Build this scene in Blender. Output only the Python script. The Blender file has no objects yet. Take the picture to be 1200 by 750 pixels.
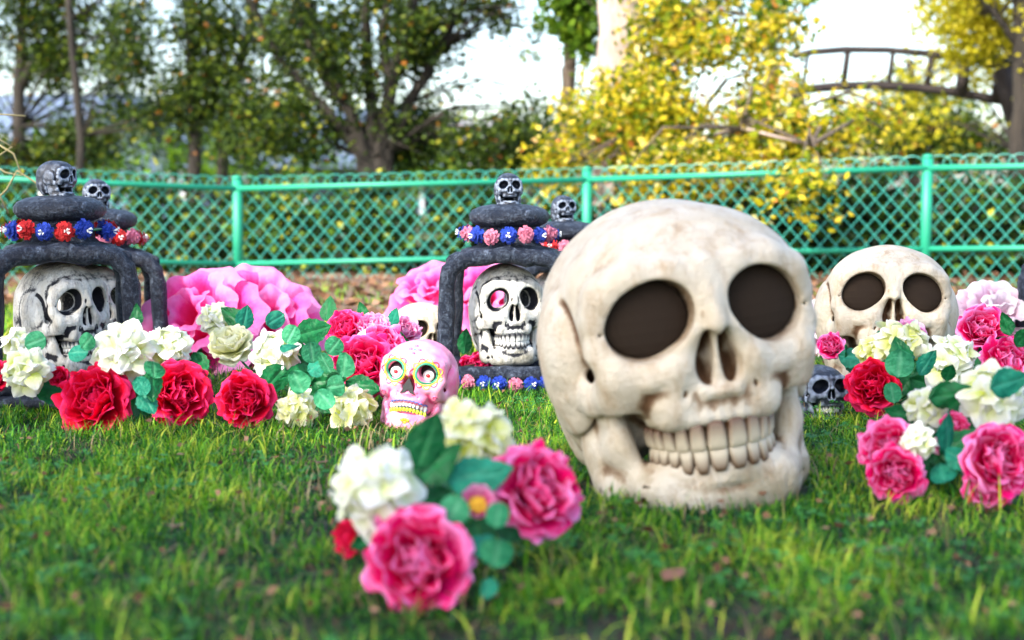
import bpy, bmesh, math, random
import numpy as np
from mathutils import Vector, Matrix, Euler, noise as mnoise
from mathutils.bvhtree import BVHTree

# ------------------------------------------------------------------ camera, world, sun, exposure
scene = bpy.context.scene
C = scene.collection
R = math.radians
CAMZ, FPX = 0.37, 1666.7
PITCH = math.atan(145 / FPX)
cam_data = bpy.data.cameras.new("camera")
cam_data.lens = 50; cam_data.sensor_width = 36
cam_data.clip_start = 0.05; cam_data.clip_end = 500
cam_data.dof.use_dof = True; cam_data.dof.focus_distance = 2.5
cam_data.dof.aperture_fstop = 3.8; cam_data.dof.aperture_blades = 0
cam = bpy.data.objects.new("camera", cam_data); C.objects.link(cam)
cam.location = (0, 0, CAMZ); cam.rotation_euler = (math.pi / 2 - PITCH, 0, 0)
scene.camera = cam

SUN_EL, SUN_AZ = R(41), R(222)          # azimuth clockwise from +Y: behind the camera, to the left
sun_dir = Vector((math.sin(SUN_AZ) * math.cos(SUN_EL), math.cos(SUN_AZ) * math.cos(SUN_EL), math.sin(SUN_EL)))
world = bpy.data.worlds.new("World"); scene.world = world; world.use_nodes = True
wn = world.node_tree.nodes; wl = world.node_tree.links
sky = wn.new("ShaderNodeTexSky"); sky.sky_type = 'NISHITA'; sky.sun_disc = False
sky.sun_elevation = SUN_EL; sky.sun_rotation = SUN_AZ
sky.air_density = 1.0; sky.dust_density = 2.5; sky.ozone_density = 1.0
wl.new(sky.outputs[0], wn["Background"].inputs[0]); wn["Background"].inputs[1].default_value = 0.15
sd = bpy.data.lights.new("sun", 'SUN'); sd.energy = 2.3; sd.angle = R(0.55); sd.color = (1, .95, .86)
so = bpy.data.objects.new("sun", sd); C.objects.link(so)
so.rotation_euler = sun_dir.to_track_quat('Z', 'Y').to_euler(); so.location = sun_dir * 30
scene.view_settings.view_transform = 'Standard'; scene.view_settings.look = 'None'
scene.view_settings.exposure = 1.95; scene.view_settings.gamma = 1.0
scene.view_settings.use_curve_mapping = False
scene.render.engine = 'CYCLES'
scene.cycles.use_denoising = True
scene.cycles.max_bounces = 6; scene.cycles.transparent_max_bounces = 8

def P(px, py, d):
    """point that stands at photo pixel (px,py) at ground distance d from the camera"""
    a = math.atan((py - 375) / FPX) + PITCH
    zc = d / math.cos(a) * math.cos(math.atan((py - 375) / FPX))
    return Vector(((px - 600) / FPX * zc, d, CAMZ - d * math.tan(a)))
def G(px, d): 
    p = P(px, 375, d); return Vector((p.x, d, 0))

rng = np.random.default_rng(7)
rnd = random.Random(11)

# ------------------------------------------------------------------ object helpers
def tag(o, label=None, cat=None, group=None, kind=None):
    if label: o['label'] = label
    if cat: o['category'] = cat
    if group: o['group'] = group
    if kind: o['kind'] = kind
    return o
def empty(name, loc=(0, 0, 0), rot=(0, 0, 0), scale=1.0, label=None, cat=None, group=None):
    o = bpy.data.objects.new(name, None); C.objects.link(o)
    o.empty_display_size = 0.05
    o.location = loc; o.rotation_euler = rot; o.scale = (scale,) * 3
    return tag(o, label, cat, group)
def mesh_obj(name, me, parent=None, mat=None, matrix=None):
    o = bpy.data.objects.new(name, me); C.objects.link(o)
    if mat is not None and len(me.materials) == 0: me.materials.append(mat)
    if parent: o.parent = parent
    if matrix is not None: o.matrix_basis = matrix
    return o
def np_mesh(name, verts, faces, smooth=True, attrs=None):
    """verts (n,3) ; faces (m,k) all the same size"""
    verts = np.asarray(verts, np.float32); faces = np.asarray(faces, np.int32)
    me = bpy.data.meshes.new(name)
    m, k = faces.shape
    me.vertices.add(len(verts)); me.vertices.foreach_set('co', verts.ravel())
    me.loops.add(m * k); me.loops.foreach_set('vertex_index', faces.ravel())
    me.polygons.add(m); me.polygons.foreach_set('loop_start', np.arange(0, m * k, k, dtype=np.int32))
    me.polygons.foreach_set('loop_total', np.full(m, k, np.int32))
    if smooth: me.polygons.foreach_set('use_smooth', np.ones(m, bool))
    for nm, arr in (attrs or {}).items():
        a = me.attributes.new(nm, 'FLOAT', 'POINT'); a.data.foreach_set('value', np.asarray(arr, np.float32))
    me.update(calc_edges=True); return me
def py_mesh(name, vf, smooth=True):
    me = bpy.data.meshes.new(name); me.from_pydata([tuple(v) for v in vf[0]], [], vf[1])
    if smooth: me.polygons.foreach_set('use_smooth', [True] * len(me.polygons))
    me.update(); return me
class MB:
    def __init__(s): s.v = []; s.f = []
    def tube(s, pts, rads, seg=10, cap=True, wob=0.0, seed=0):
        rr = random.Random(seed); pts = [Vector(p) for p in pts]; n = len(pts)
        if not hasattr(rads, '__len__'): rads = [rads] * n
        base = len(s.v); up = None
        for i, p in enumerate(pts):
            t = (pts[min(i + 1, n - 1)] - pts[max(i - 1, 0)]).normalized()
            if up is None:
                up = Vector((0, 0, 1)) if abs(t.z) < .9 else Vector((1, 0, 0))
            a = t.cross(up).normalized(); b = a.cross(t).normalized(); up = b
            for k in range(seg):
                an = 2 * math.pi * k / seg
                r = rads[i] * (1 + wob * (rr.random() - .5))
                s.v.append(p + a * math.cos(an) * r + b * math.sin(an) * r)
        for i in range(n - 1):
            for k in range(seg):
                q = base + i * seg; s.f.append((q + k, q + (k + 1) % seg, q + seg + (k + 1) % seg, q + seg + k))
        if cap:
            s.f.append(tuple(base + k for k in range(seg))[::-1]); s.f.append(tuple(base + (n - 1) * seg + k for k in range(seg)))
        return s
    def lathe(s, prof, seg=32, c=(0, 0, 0), wob=0.0, seed=0, closed=True):
        base = len(s.v); c = Vector(c); rr = random.Random(seed)
        ph = rr.random() * 6
        for (r, z) in prof:
            for k in range(seg):
                an = 2 * math.pi * k / seg
                q = r * (1 + wob * (math.sin(3 * an + ph) + .6 * math.sin(7 * an + 9 * z / max(.001, abs(prof[0][1]) + .05)))) 
                s.v.append(c + Vector((math.cos(an) * q, math.sin(an) * q, z)))
        for i in range(len(prof) - 1):
            for k in range(seg):
                q = base + i * seg; s.f.append((q + k, q + (k + 1) % seg, q + seg + (k + 1) % seg, q + seg + k))
        if closed:
            s.f.append(tuple(base + k for k in range(seg))[::-1]); s.f.append(tuple(base + (len(prof) - 1) * seg + k for k in range(seg)))
        return s
    def box(s, c, h, rotz=0):
        base = len(s.v); c = Vector(c); m = Matrix.Rotation(rotz, 3, 'Z')
        for dx in (-1, 1):
            for dy in (-1, 1):
                for dz in (-1, 1): s.v.append(c + m @ Vector((dx * h[0], dy * h[1], dz * h[2])))
        for q in ((0, 1, 3, 2), (4, 6, 7, 5), (0, 4, 5, 1), (2, 3, 7, 6), (0, 2, 6, 4), (1, 5, 7, 3)): s.f.append(tuple(base + i for i in q))
        return s
    def obj(s, name, mat, parent=None, smooth=True):
        return mesh_obj(name, py_mesh(name, (s.v, s.f), smooth), parent, mat)

# ------------------------------------------------------------------ material helpers
class NT:
    def __init__(s, name):
        s.m = bpy.data.materials.new(name); s.m.use_nodes = True; s.t = s.m.node_tree
        s.n = s.t.nodes; s.bsdf = s.n['Principled BSDF']; s.out = s.n['Material Output']
    def new(s, ty, **kw):
        n = s.n.new(ty)
        for k, v in kw.items():
            if k.startswith('i_'):
                key = k[2:].replace('_', ' '); n.inputs[int(key) if key.isdigit() else key].default_value = v
            else: setattr(n, k, v)
        return n
    def link(s, a, b): s.t.links.new(a, b)
    def noise(s, scale, detail=4, rough=.6, coord='Object', dist=0.0):
        tc = s.new('ShaderNodeTexCoord'); n = s.new('ShaderNodeTexNoise', i_Scale=scale, i_Detail=detail, i_Roughness=rough, i_Distortion=dist)
        s.link(tc.outputs[coord], n.inputs['Vector']); return n.outputs['Fac']
    def ramp(s, fac, stops, interp='LINEAR'):
        r = s.new('ShaderNodeValToRGB'); e = r.color_ramp.elements; r.color_ramp.interpolation = interp
        while len(e) < len(stops): e.new(.5)
        for el, (p, c) in zip(e, stops): el.position = p; el.color = (*c, 1) if len(c) == 3 else c
        s.link(fac, r.inputs[0]); return r.outputs[0]
    def attr(s, name): return s.new('ShaderNodeAttribute', attribute_name=name).outputs['Fac']
    def mix(s, fac, a, b, mode='MIX'):
        m = s.new('ShaderNodeMix', data_type='RGBA', blend_type=mode)
        for sock, v in ((m.inputs[0], fac), (m.inputs[6], a), (m.inputs[7], b)):
            if isinstance(v, (int, float)): sock.default_value = v
            elif isinstance(v, tuple): sock.default_value = (*v, 1)
            else: s.link(v, sock)
        return m.outputs[2]
    def math(s, op, a, b=0.0, clamp=False):
        m = s.new('ShaderNodeMath', operation=op, use_clamp=clamp)
        for i, v in enumerate((a, b)):
            if isinstance(v, (int, float)): m.inputs[i].default_value = v
            else: s.link(v, m.inputs[i])
        return m.outputs[0]
    def rand(s): return s.new('ShaderNodeObjectInfo').outputs['Random']
    def bump(s, h, strength=.3, dist=.01):
        b = s.new('ShaderNodeBump', i_Strength=strength, i_Distance=dist); s.link(h, b.inputs['Height']); s.link(b.outputs[0], s.bsdf.inputs['Normal']); return b
    def color(s, c):
        if isinstance(c, tuple): s.bsdf.inputs['Base Color'].default_value = (*c, 1)
        else: s.link(c, s.bsdf.inputs['Base Color'])
        s.col = c; return s
    def rough(s, r): s.bsdf.inputs['Roughness'].default_value = r; return s
    def set(s, k, v): s.bsdf.inputs[k].default_value = v; return s
    def translucent(s, amt, tint=None):
        t = s.new('ShaderNodeBsdfTranslucent'); m = s.new('ShaderNodeMixShader', i_0=amt)
        c = tint if tint is not None else s.col
        if isinstance(c, tuple): t.inputs[0].default_value = (*c, 1)
        else: s.link(c, t.inputs[0])
        s.link(s.bsdf.outputs[0], m.inputs[1]); s.link(t.outputs[0], m.inputs[2]); s.link(m.outputs[0], s.out.inputs[0]); return s
def plain(name, c, rough=.6, **kw):
    n = NT(name).color(c).rough(rough)
    for k, v in kw.items(): n.set(k.replace('_', ' '), v)
    return n.m

def bone_material(name, base, dark, stain, cav_lo, cav_hi, cav_amt, stain_amt=.5, bump=.35):
    n = NT(name)
    a = n.noise(7, 5, .62, dist=.4); b = n.noise(38, 5, .7); c = n.noise(2.3, 3)
    col = n.mix(n.ramp(a, [(.38, (0, 0, 0)), (.72, (1, 1, 1))]), base, tuple(x * y for x, y in zip(base, (.86, .79, .68))))
    streak = n.new('ShaderNodeTexNoise', i_Scale=9.0, i_Detail=6, i_Roughness=.7)
    tc = n.new('ShaderNodeTexCoord'); mp = n.new('ShaderNodeMapping'); mp.inputs['Scale'].default_value = (1.6, 1.6, .45)
    n.link(tc.outputs['Object'], mp.inputs[0]); n.link(mp.outputs[0], streak.inputs[0])
    st = n.math('MULTIPLY', n.ramp(streak.outputs['Fac'], [(.5, (0, 0, 0)), (.75, (1, 1, 1))]), stain_amt)
    col = n.mix(st, col, stain)
    sp = n.new('ShaderNodeSeparateXYZ'); n.link(tc.outputs['Object'], sp.inputs[0])
    grime = n.ramp(n.math('ADD', sp.outputs[2], n.math('MULTIPLY', n.math('SUBTRACT', a, .5), -.35)), [(.02, (1, 1, 1)), (.14, (0, 0, 0))])
    col = n.mix(n.math('MULTIPLY', grime, .55), col, (.12, .11, .05))
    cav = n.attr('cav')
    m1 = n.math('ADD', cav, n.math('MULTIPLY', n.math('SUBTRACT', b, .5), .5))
    soft = n.math('MULTIPLY', n.ramp(m1, [(cav_lo - .07, (0, 0, 0)), ((cav_lo + cav_hi) / 2, (1, 1, 1))]), cav_amt * .72)  # cav darkening: antique finish together with the painted hollow shade
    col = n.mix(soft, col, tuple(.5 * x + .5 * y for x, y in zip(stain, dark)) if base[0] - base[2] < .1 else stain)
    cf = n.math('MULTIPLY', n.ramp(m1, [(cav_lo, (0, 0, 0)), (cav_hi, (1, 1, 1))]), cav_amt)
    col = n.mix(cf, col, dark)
    pit = n.ramp(n.noise(75, 3, .7), [(.68, (0, 0, 0)), (.74, (1, 1, 1))])
    col = n.mix(n.math('MULTIPLY', pit, .30), col, stain)
    n.color(col).rough(.55).set('Specular IOR Level', .3)
    h = n.math('ADD', n.math('MULTIPLY', a, .6), n.math('ADD', n.math('MULTIPLY', b, .4), n.math('MULTIPLY', pit, -.25)))
    n.bump(h, bump, .012)
    return n.m

# ------------------------------------------------------------------ skull sculpting (signed distance field -> mesh)
class Field:
    def __init__(s, lo, hi, vox):
        s.lo = np.array(lo, np.float32); s.vox = vox
        s.n = np.ceil((np.array(hi) - lo) / vox).astype(int) + 1
        s.ax = [lo[i] + vox * np.arange(s.n[i], dtype=np.float32) for i in range(3)]
        s.d = np.full(s.n, .2, np.float32)
    def sub(s, c, r):
        sl = []
        for i in range(3):
            a = int(max(0, math.floor((c[i] - r[i] - s.lo[i]) / s.vox))); b = int(min(s.n[i], math.ceil((c[i] + r[i] - s.lo[i]) / s.vox) + 1))
            sl.append(slice(a, max(a, b)))
        X = s.ax[0][sl[0]][:, None, None]; Y = s.ax[1][sl[1]][None, :, None]; Z = s.ax[2][sl[2]][None, None, :]
        return tuple(sl), X, Y, Z
    def apply(s, sl, b, k, op):
        a = s.d[sl]
        if a.size == 0: return
        if op == '+':
            h = np.maximum(k - np.abs(a - b), 0) / k; s.d[sl] = np.minimum(a, b) - h * h * k * .25
        else:
            b = -b; h = np.maximum(k - np.abs(a - b), 0) / k; s.d[sl] = np.maximum(a, b) + h * h * k * .25
    def ell(s, c, r, k=.03, op='+', rot=None):
        m = max(r) + k + .06
        sl, X, Y, Z = s.sub(c, (m,) * 3 if rot else tuple(q + k + .06 for q in r))
        x, y, z = X - c[0], Y - c[1], Z - c[2]
        if rot:
            M = np.array(Euler(tuple(R(a) for a in rot)).to_matrix().transposed())
            x, y, z = (M[i, 0] * x + M[i, 1] * y + M[i, 2] * z for i in range(3))
        k0 = np.sqrt((x / r[0]) ** 2 + (y / r[1]) ** 2 + (z / r[2]) ** 2) + 1e-6
        k1 = np.sqrt((x / r[0] ** 2) ** 2 + (y / r[1] ** 2) ** 2 + (z / r[2] ** 2) ** 2) + 1e-6
        s.apply(sl, k0 * (k0 - 1) / k1, k, op)
    def cap(s, a, b, ra, rb, k=.03, op='+', sq=(1, 1, 1)):
        a = np.array(a, float); b = np.array(b, float); q = np.array(sq, float)
        c = (a + b) / 2; ext = np.abs(b - a) / 2 + (max(ra, rb) + k + .05)
        sl, X, Y, Z = s.sub(c, ext)
        a2, b2 = a / q, b / q; ab = b2 - a2
        x, y, z = X / q[0] - a2[0], Y / q[1] - a2[1], Z / q[2] - a2[2]
        t = np.clip((x * ab[0] + y * ab[1] + z * ab[2]) / (ab @ ab + 1e-9), 0, 1)
        d = np.sqrt((x - t * ab[0]) ** 2 + (y - t * ab[1]) ** 2 + (z - t * ab[2]) ** 2) - (ra + (rb - ra) * t)
        s.apply(sl, d * min(sq), k, op)
    def chain(s, pts, rs, k=.03, op='+', sq=(1, 1, 1)):
        for i in range(len(pts) - 1): s.cap(pts[i], pts[i + 1], rs[i], rs[i + 1], k, op, sq)
    def box(s, c, h, rd, k=.03, op='+'):
        sl, X, Y, Z = s.sub(c, tuple(q + k + .06 for q in h))
        x = np.abs(X - c[0]) - h[0] + rd; y = np.abs(Y - c[1]) - h[1] + rd; z = np.abs(Z - c[2]) - h[2] + rd
        d = np.sqrt(np.maximum(x, 0) ** 2 + np.maximum(y, 0) ** 2 + np.maximum(z, 0) ** 2) + np.minimum(np.maximum(x, np.maximum(y, z)), 0) - rd
        s.apply(sl, d, k, op)
    def mesh(s, name, wash_and_shade=()):
        import openvdb
        f = np.concatenate([s.d[:0:-1], s.d], axis=0)          # mirror in x (first column is x = 0)
        g = openvdb.FloatGrid(float(.2)); g.copyFromArray(np.ascontiguousarray(f))
        pts, quads = g.convertToQuads(0.0)
        pts = pts.astype(np.float32); off = np.array([-(s.n[0] - 1), 0, 0], np.float32)
        co = (pts + off) * s.vox; co[:, 1] += s.lo[1]; co[:, 2] += s.lo[2]
        co[:, 1] *= -1                                           # field y is forward; blender forward is -Y
        e = np.concatenate([quads[:, [0, 1]], quads[:, [1, 2]], quads[:, [2, 3]], quads[:, [3, 0]]]).astype(np.int64)
        n = len(co); deg = np.bincount(e[:, 0], minlength=n) + np.bincount(e[:, 1], minlength=n)
        def lap(v): return (np.bincount(e[:, 0], v[e[:, 1]], n) + np.bincount(e[:, 1], v[e[:, 0]], n)) / np.maximum(deg, 1)
        sm = [co[:, i].astype(float) for i in range(3)]
        for _ in range(2): sm = [.5 * v + .5 * lap(v) for v in sm]
        co2 = np.stack(sm, 1)
        it = max(4, int(round((.011 / s.vox) ** 2 * 9)))
        for _ in range(it): sm = [lap(v) for v in sm]
        a, b, c, d = (co2[quads[:, i]] for i in range(4)); fn = np.cross(c - a, d - b)
        nr = np.stack([sum(np.bincount(quads[:, j], fn[:, i], n) for j in range(4)) for i in range(3)], 1)
        nr /= np.linalg.norm(nr, axis=1, keepdims=True) + 1e-9
        if (nr * (co2 - co2.mean(0))).sum() < 0: quads = quads[:, ::-1]; nr = -nr
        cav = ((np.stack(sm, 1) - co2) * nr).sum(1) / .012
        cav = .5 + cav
        for (wx, wy, wz, wr, wa) in wash_and_shade:                    # brown antiquing, plus shade painted into the cheek and jaw hollows
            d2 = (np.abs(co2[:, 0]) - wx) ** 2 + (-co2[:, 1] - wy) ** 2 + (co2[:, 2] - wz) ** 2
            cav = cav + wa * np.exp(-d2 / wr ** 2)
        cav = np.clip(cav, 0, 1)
        return np_mesh(name, co2, quads, True, {'cav': cav})

def arch(t, a, b, cy):                          # tooth arch, t in -1..1
    an = t * R(82); return a * math.sin(an), cy + b * math.cos(an)

def skull_meshes(tagname, vox, eye=.122, wide=1.0, hollow=False, jaw=True, solid=False):
    F = Field((0, -.72, -.04), (.50, .56, 1.06), vox)
    e = F.ell; c = F.cap; ch = F.chain
    W = wide
    e((0, -.14, .61), (.420 * W, .50, .388), .01)                      # brain case
    e((0, .12, .69), (.385 * W, .275, .275), .10)                        # forehead
    e((.12, -.34, .42), (.24 * W, .23, .24), .10); e((.205, -.23, .33), (.185 * W, .25, .235), .07)                       # occiput
    e((.36 * W, -.04, .42), (.075, .17, .19), .05)                      # temple wall below the line
    e((.480 * W, .060, .58), (.130, .170, .205), .010, '-', (0, 0, 14))    # temple hollow, crisp front edge
    e((.385 * W, -.03, .54), (.085, .180, .20), .04)                        # bulge inside the hollow
    ch([(0, .335, .77), (.10, .345, .78), (.22, .325, .775), (.300, .285, .73), (.325, .265, .66)], [.045, .04, .035, .035, .04], .08)
    ch([(.325, .265, .66), (.325, .26, .56), (.29, .285, .49)], [.042, .048, .06], .04)
    ch([(.07, .345, .51), (.18, .345, .475), (.28, .305, .48)], [.04, .045, .055], .05)
    e((.262, .255, .425), (.10, .085, .085), .05, '+', (0, 0, -25))       # cheek bone and arch
    ch([(.29, .25, .415), (.355, .15, .41), (.385, .01, .43), (.385, -.12, .45)], [.058, .042, .034, .04], .03, sq=(.8, 1, 1.35))
    ch([(0, .36, .80), (0, .395, .70), (0, .435, .615)], [.048, .034, .034], .035)   # nose bridge and maxilla
    ch([(.050, .37, .74), (.078, .385, .60), (.118, .375, .49), (.14, .34, .38)], [.030, .030, .036, .046], .05)
    e((0, .23, .41), (.22, .17, .15), .06)
    F.box((0, .235, .345), (.205, .150, .055), .05, .05)
    for t in np.linspace(.04, .92, 7):                                  # root bulges above the teeth
        x, y = arch(t, .203, .185, .205)
        c((x * .93, y - .015, .41), (x, y, .325), .014, .026, .016)
    e((.180, .34, .652), (eye * 1.10, .20, eye * .93), .006, '-', (0, 14, 0))    # orbits
    e((.212, .36, .620), (eye * .92, .20, eye * .80), .010, '-', (0, 0, 0))
    e((.162, .36, .680), (eye * .88, .20, eye * .74), .010, '-', (0, 0, 0))
    e((.042, .43, .480), (.035, .14, .068), .008, '-')                     # nose
    e((.034, .43, .535), (.026, .14, .066), .010, '-', (0, -10, 0))
    c((0, .40, .60), (0, .385, .40), .007, .012, .012)
    ch([(.0, .41, .402), (.05, .40, .402), (.086, .38, .445), (.083, .38, .52), (.05, .39, .60)], [.016, .012, .012, .011, .01], .02)
    if not solid: e((.278, .19, .290), (.068, .14, .095), .02, '-')                      # hollow under the cheek
    c((.325, .33, .615), (.37, .22, .622), .007, .005, .006, '-')        # suture
    e((.30, -.02, .30), (.09, .12, .14), .03, '-')
    e((.330, .12, .425), (.033, .09, .070), .02, '-')                      # gap behind the cheek arch
    ch([(.345 * W, -.17, .43), (.325, -.15, .26)], [.060, .04], .04)       # mastoid, ear, skull base
    e((.40 * W, -.10, .40), (.03, .035, .04), .02, '-')
    ch([(.31, -.25, .38), (.27, -.27, .16)], [.085, .07], .06); ch([(.34, -.15, .36), (.31, -.13, .17)], [.055, .035], .03)
    F.box((0, -.12, .28), (.24, .20, .09), .05, .05)
    e((0, .04, .18), (.16, .20, .13), .03, '-')
    ch([(.02, .40, .855), (.10, .39, .872), (.20, .355, .875)], [.010, .012, .010], .05, '-')   # sculpted furrows
    ch([(.11, .395, .43), (.12, .385, .37), (.118, .385, .34)], [.004, .006, .004], .012, '-')
    ch([(.27, .315, .475), (.21, .36, .455), (.15, .38, .465)], [.010, .016, .008], .03)
    ch([(.09, .405, .52), (.13, .375, .46), (.15, .37, .41)], [.006, .007, .005], .012, '-')
    if solid: e((0, .16, .33), (.27, .19, .22), .05)
    if hollow:
        e((0, -.14, .60), (.33 * W, .40, .30), .03, '-')
        e((.08, -.58, .58), (.27, .22, .22), .03, '-')
    # gentle unevenness
    X, Y, Z = F.ax[0][:, None, None], F.ax[1][None, :, None], F.ax[2][None, None, :]
    F.d += .0022 * (np.sin(17 * X + 9 * Z) * np.sin(13 * Y + 3) + .8 * np.sin(31 * Z + 11 * Y) * np.sin(27 * X + 1.3))
    W0 = ((.225, .33, .385, .055, .13), (.25, .18, .30, .10, .26), (.11, .35, .735, .045, .10), (.36, .22, .50, .05, .10), (.10, .39, .36, .07, .07), (.30, .0, .33, .09, .14))  # brown spots: antiquing, with painted shade in the gap beside the jaw
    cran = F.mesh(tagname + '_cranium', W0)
    if not jaw: return cran, None
    F = Field((0, -.25, -.04), (.45, .48, .56), vox)
    e = F.ell; c = F.cap; ch = F.chain
    ch([(.325, -.04, .47), (.330, -.04, .36), (.325, .02, .21), (.315, .05, .10)], [.05, .07, .09, .085], .03, sq=(.5, 1, 1))
    ch([(.305, .10, .50), (.300, .12, .36), (.285, .15, .24), (.255, .19, .16)], [.035, .052, .062, .055], .04, sq=(.62, 1, 1))
    ch([(.31, .05, .080), (.296, .14, .075), (.24, .235, .075), (.15, .300, .075), (0, .33, .075)], [.060, .056, .060, .070, .078], .04, sq=(.62, .62, 1.02))
    F.box((0, .235, .075), (.245, .115, .078), .06, .05)
    e((.085, .345, .045), (.075, .03, .045), .05)
    ch([(.225, .15, .145), (.195, .235, .135), (.12, .315, .14), (0, .35, .14)], [.03, .028, .028, .030], .03)
    for t in np.linspace(.04, .9, 7):
        x, y = arch(t, .200, .183, .20)
        c((x, y - .012, .155), (x * .98, y - .002, .120), .017, .010, .03)
    e((.33, .02, .44), (.05, .030, .045), .02, '-')
    ch([(.30, .17, .06), (.24, .27, .075), (.16, .335, .07)], [.004, .008, .004], .03, '-')
    X, Y, Z = F.ax[0][:, None, None], F.ax[1][None, :, None], F.ax[2][None, None, :]
    ch([(.19, .36, .02), (.20, .37, .07), (.215, .35, .11)], [.002, .006, .003], .02, '-'); ch([(.29, .16, .02), (.30, .15, .08), (.31, .12, .16)], [.002, .006, .003], .02, '-')
    F.d += .002 * (np.sin(23 * X + 9 * Z) * np.sin(19 * Y + 3) + .8 * np.sin(41 * Z + 11 * Y) * np.sin(37 * X + 1.3))
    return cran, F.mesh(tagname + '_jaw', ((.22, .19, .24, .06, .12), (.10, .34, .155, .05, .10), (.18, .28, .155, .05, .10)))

def tooth_mesh(name, lower=False):
    bm = bmesh.new(); bmesh.ops.create_cube(bm, size=2)
    bmesh.ops.subdivide_edges(bm, edges=bm.edges[:], cuts=4, use_grid_fill=True)
    for v in bm.verts:
        p = v.co; q = Vector(p)
        r = .42
        inner = Vector([max(-1 + r, min(1 - r, x)) for x in p]); d = p - inner
        if d.length > 0: q = inner + d.normalized() * r
        t = (q.z + 1) / 2 if not lower else (1 - q.z) / 2                # 0 at the cutting edge, 1 at the gum
        w = 1.0 - .22 * t ** 1.5 - (.30 * max(0, t - .55) if lower else 0)
        q.x *= w; q.y *= 1 - .25 * (1 - t)
        q.y += -.10 * math.sin(t * 3)
        v.co = q
    me = bpy.data.meshes.new(name); bm.to_mesh(me); bm.free()
    me.polygons.foreach_set('use_smooth', [True] * len(me.polygons))
    co = np.zeros(len(me.vertices) * 3, np.float32); me.vertices.foreach_get('co', co); co = co.reshape(-1, 3)
    t = (co[:, 2] + 1) / 2 if not lower else (1 - co[:, 2]) / 2
    a = me.attributes.new('gum', 'FLOAT', 'POINT'); a.data.foreach_set('value', np.clip(t + .35 * np.abs(co[:, 0]) ** 4, 0, 1.3).astype(np.float32))
    return me

def panel_mesh(name):
    bm = bmesh.new(); bmesh.ops.create_uvsphere(bm, u_segments=28, v_segments=10, radius=1)
    for v in bm.verts: v.co.y *= .05
    me = bpy.data.meshes.new(name); bm.to_mesh(me); bm.free(); return me

_tooth = {}
def teeth(parent, mat, name='tooth', widths=(.031, .025, .022, .021, .020, .019, .016), n=7):
    for low in (False, True):
        key = (mat.name, low)
        if key not in _tooth:
            _tooth[key] = tooth_mesh('tooth_lower' if low else 'tooth_upper', low); _tooth[key].materials.append(mat)
        a, b, cy = (.188, .184, .208) if not low else (.184, .178, .205)
        arc = 0; 
        for i in range(n):
            w = widths[i] * (1 if not low else .94)
            arc += w
            t = arc / .265; arc += w
            if low: t *= 1.0
            for sx in (-1, 1):
                x, y = arch(sx * t, a, b, cy)
                nx, ny = a * math.cos(sx * t * R(82)), -b * math.sin(sx * t * R(82))
                ang = math.atan2(-ny, nx)
                h = (.042 if i < 3 else .038 - .0015 * i) * (1 if not low else .84) * rnd.uniform(.95, 1.05)
                z = .222 - h * .93
                if not low: z = .225 + h + .004 * (i > 3)
                o = mesh_obj(name, _tooth[key], parent)
                o.matrix_basis = Matrix.Translation((x, -y, z)) @ Matrix.Rotation(ang + rnd.uniform(-.06, .06), 4, 'Z') @ Matrix.Rotation(rnd.uniform(-.04, .04), 4, 'Y') @ Matrix.Diagonal((w * 1.03, .024, h * 1.12, 1))

def make_skull(name, loc, H, yaw, pitch, roll, meshes, bone, tooth_mat, label, cat='skull', panel=None, group=None, sx=1.0, sy=1.0, with_teeth=True, eye=.12):
    """yaw turns the face to the photo's right, pitch tips it back, roll lowers its left (photo) side"""
    t = empty(name, loc, (0, 0, 0), 1.0, label, cat, group)
    t.rotation_mode = 'QUATERNION'
    t.rotation_quaternion = (Matrix.Rotation(R(yaw), 3, 'Z') @ Matrix.Rotation(R(-roll), 3, 'Y') @ Matrix.Rotation(R(-pitch), 3, 'X')).to_quaternion()
    t.scale = (H * sx, H * sy, H)
    a = mesh_obj('cranium', meshes[0], t); 
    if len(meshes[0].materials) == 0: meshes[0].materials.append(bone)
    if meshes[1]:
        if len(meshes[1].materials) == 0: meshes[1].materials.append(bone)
        mesh_obj('lower_jaw', meshes[1], t)
    if with_teeth: teeth(t, tooth_mat)
    if panel:
        for s in (-1, 1):
            o = mesh_obj('eye_mesh', panel, t); o.matrix_basis = Matrix.Translation((s * .186, -.292, .648)) @ Matrix.Rotation(s * R(11), 4, 'Z') @ Matrix.Diagonal((eye * 1.16, 1, eye * 1.06, 1))
    return t

def tooth_material(name, base, dark, lo=.62, hi=1.0):
    n = NT(name); g = n.attr('gum'); b = n.noise(30, 4)
    n.color(n.mix(n.ramp(n.math('ADD', g, n.math('MULTIPLY', n.math('SUBTRACT', b, .5), .4)), [(lo, (0, 0, 0)), (hi, (1, 1, 1))]), base, dark)).rough(.45)
    n.bump(b, .2, .004); return n.m

ivory = (.57, .512, .415)
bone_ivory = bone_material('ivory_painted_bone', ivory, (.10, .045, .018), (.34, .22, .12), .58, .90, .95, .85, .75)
tooth_ivory = tooth_material('ivory_tooth', (.50, .43, .31), (.10, .045, .02), .30, .95)
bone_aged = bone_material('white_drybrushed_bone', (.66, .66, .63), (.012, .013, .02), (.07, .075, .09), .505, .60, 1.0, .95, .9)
tooth_aged = tooth_material('drybrushed_tooth', (.6, .6, .56), (.03, .03, .035), .35, .75)

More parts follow.
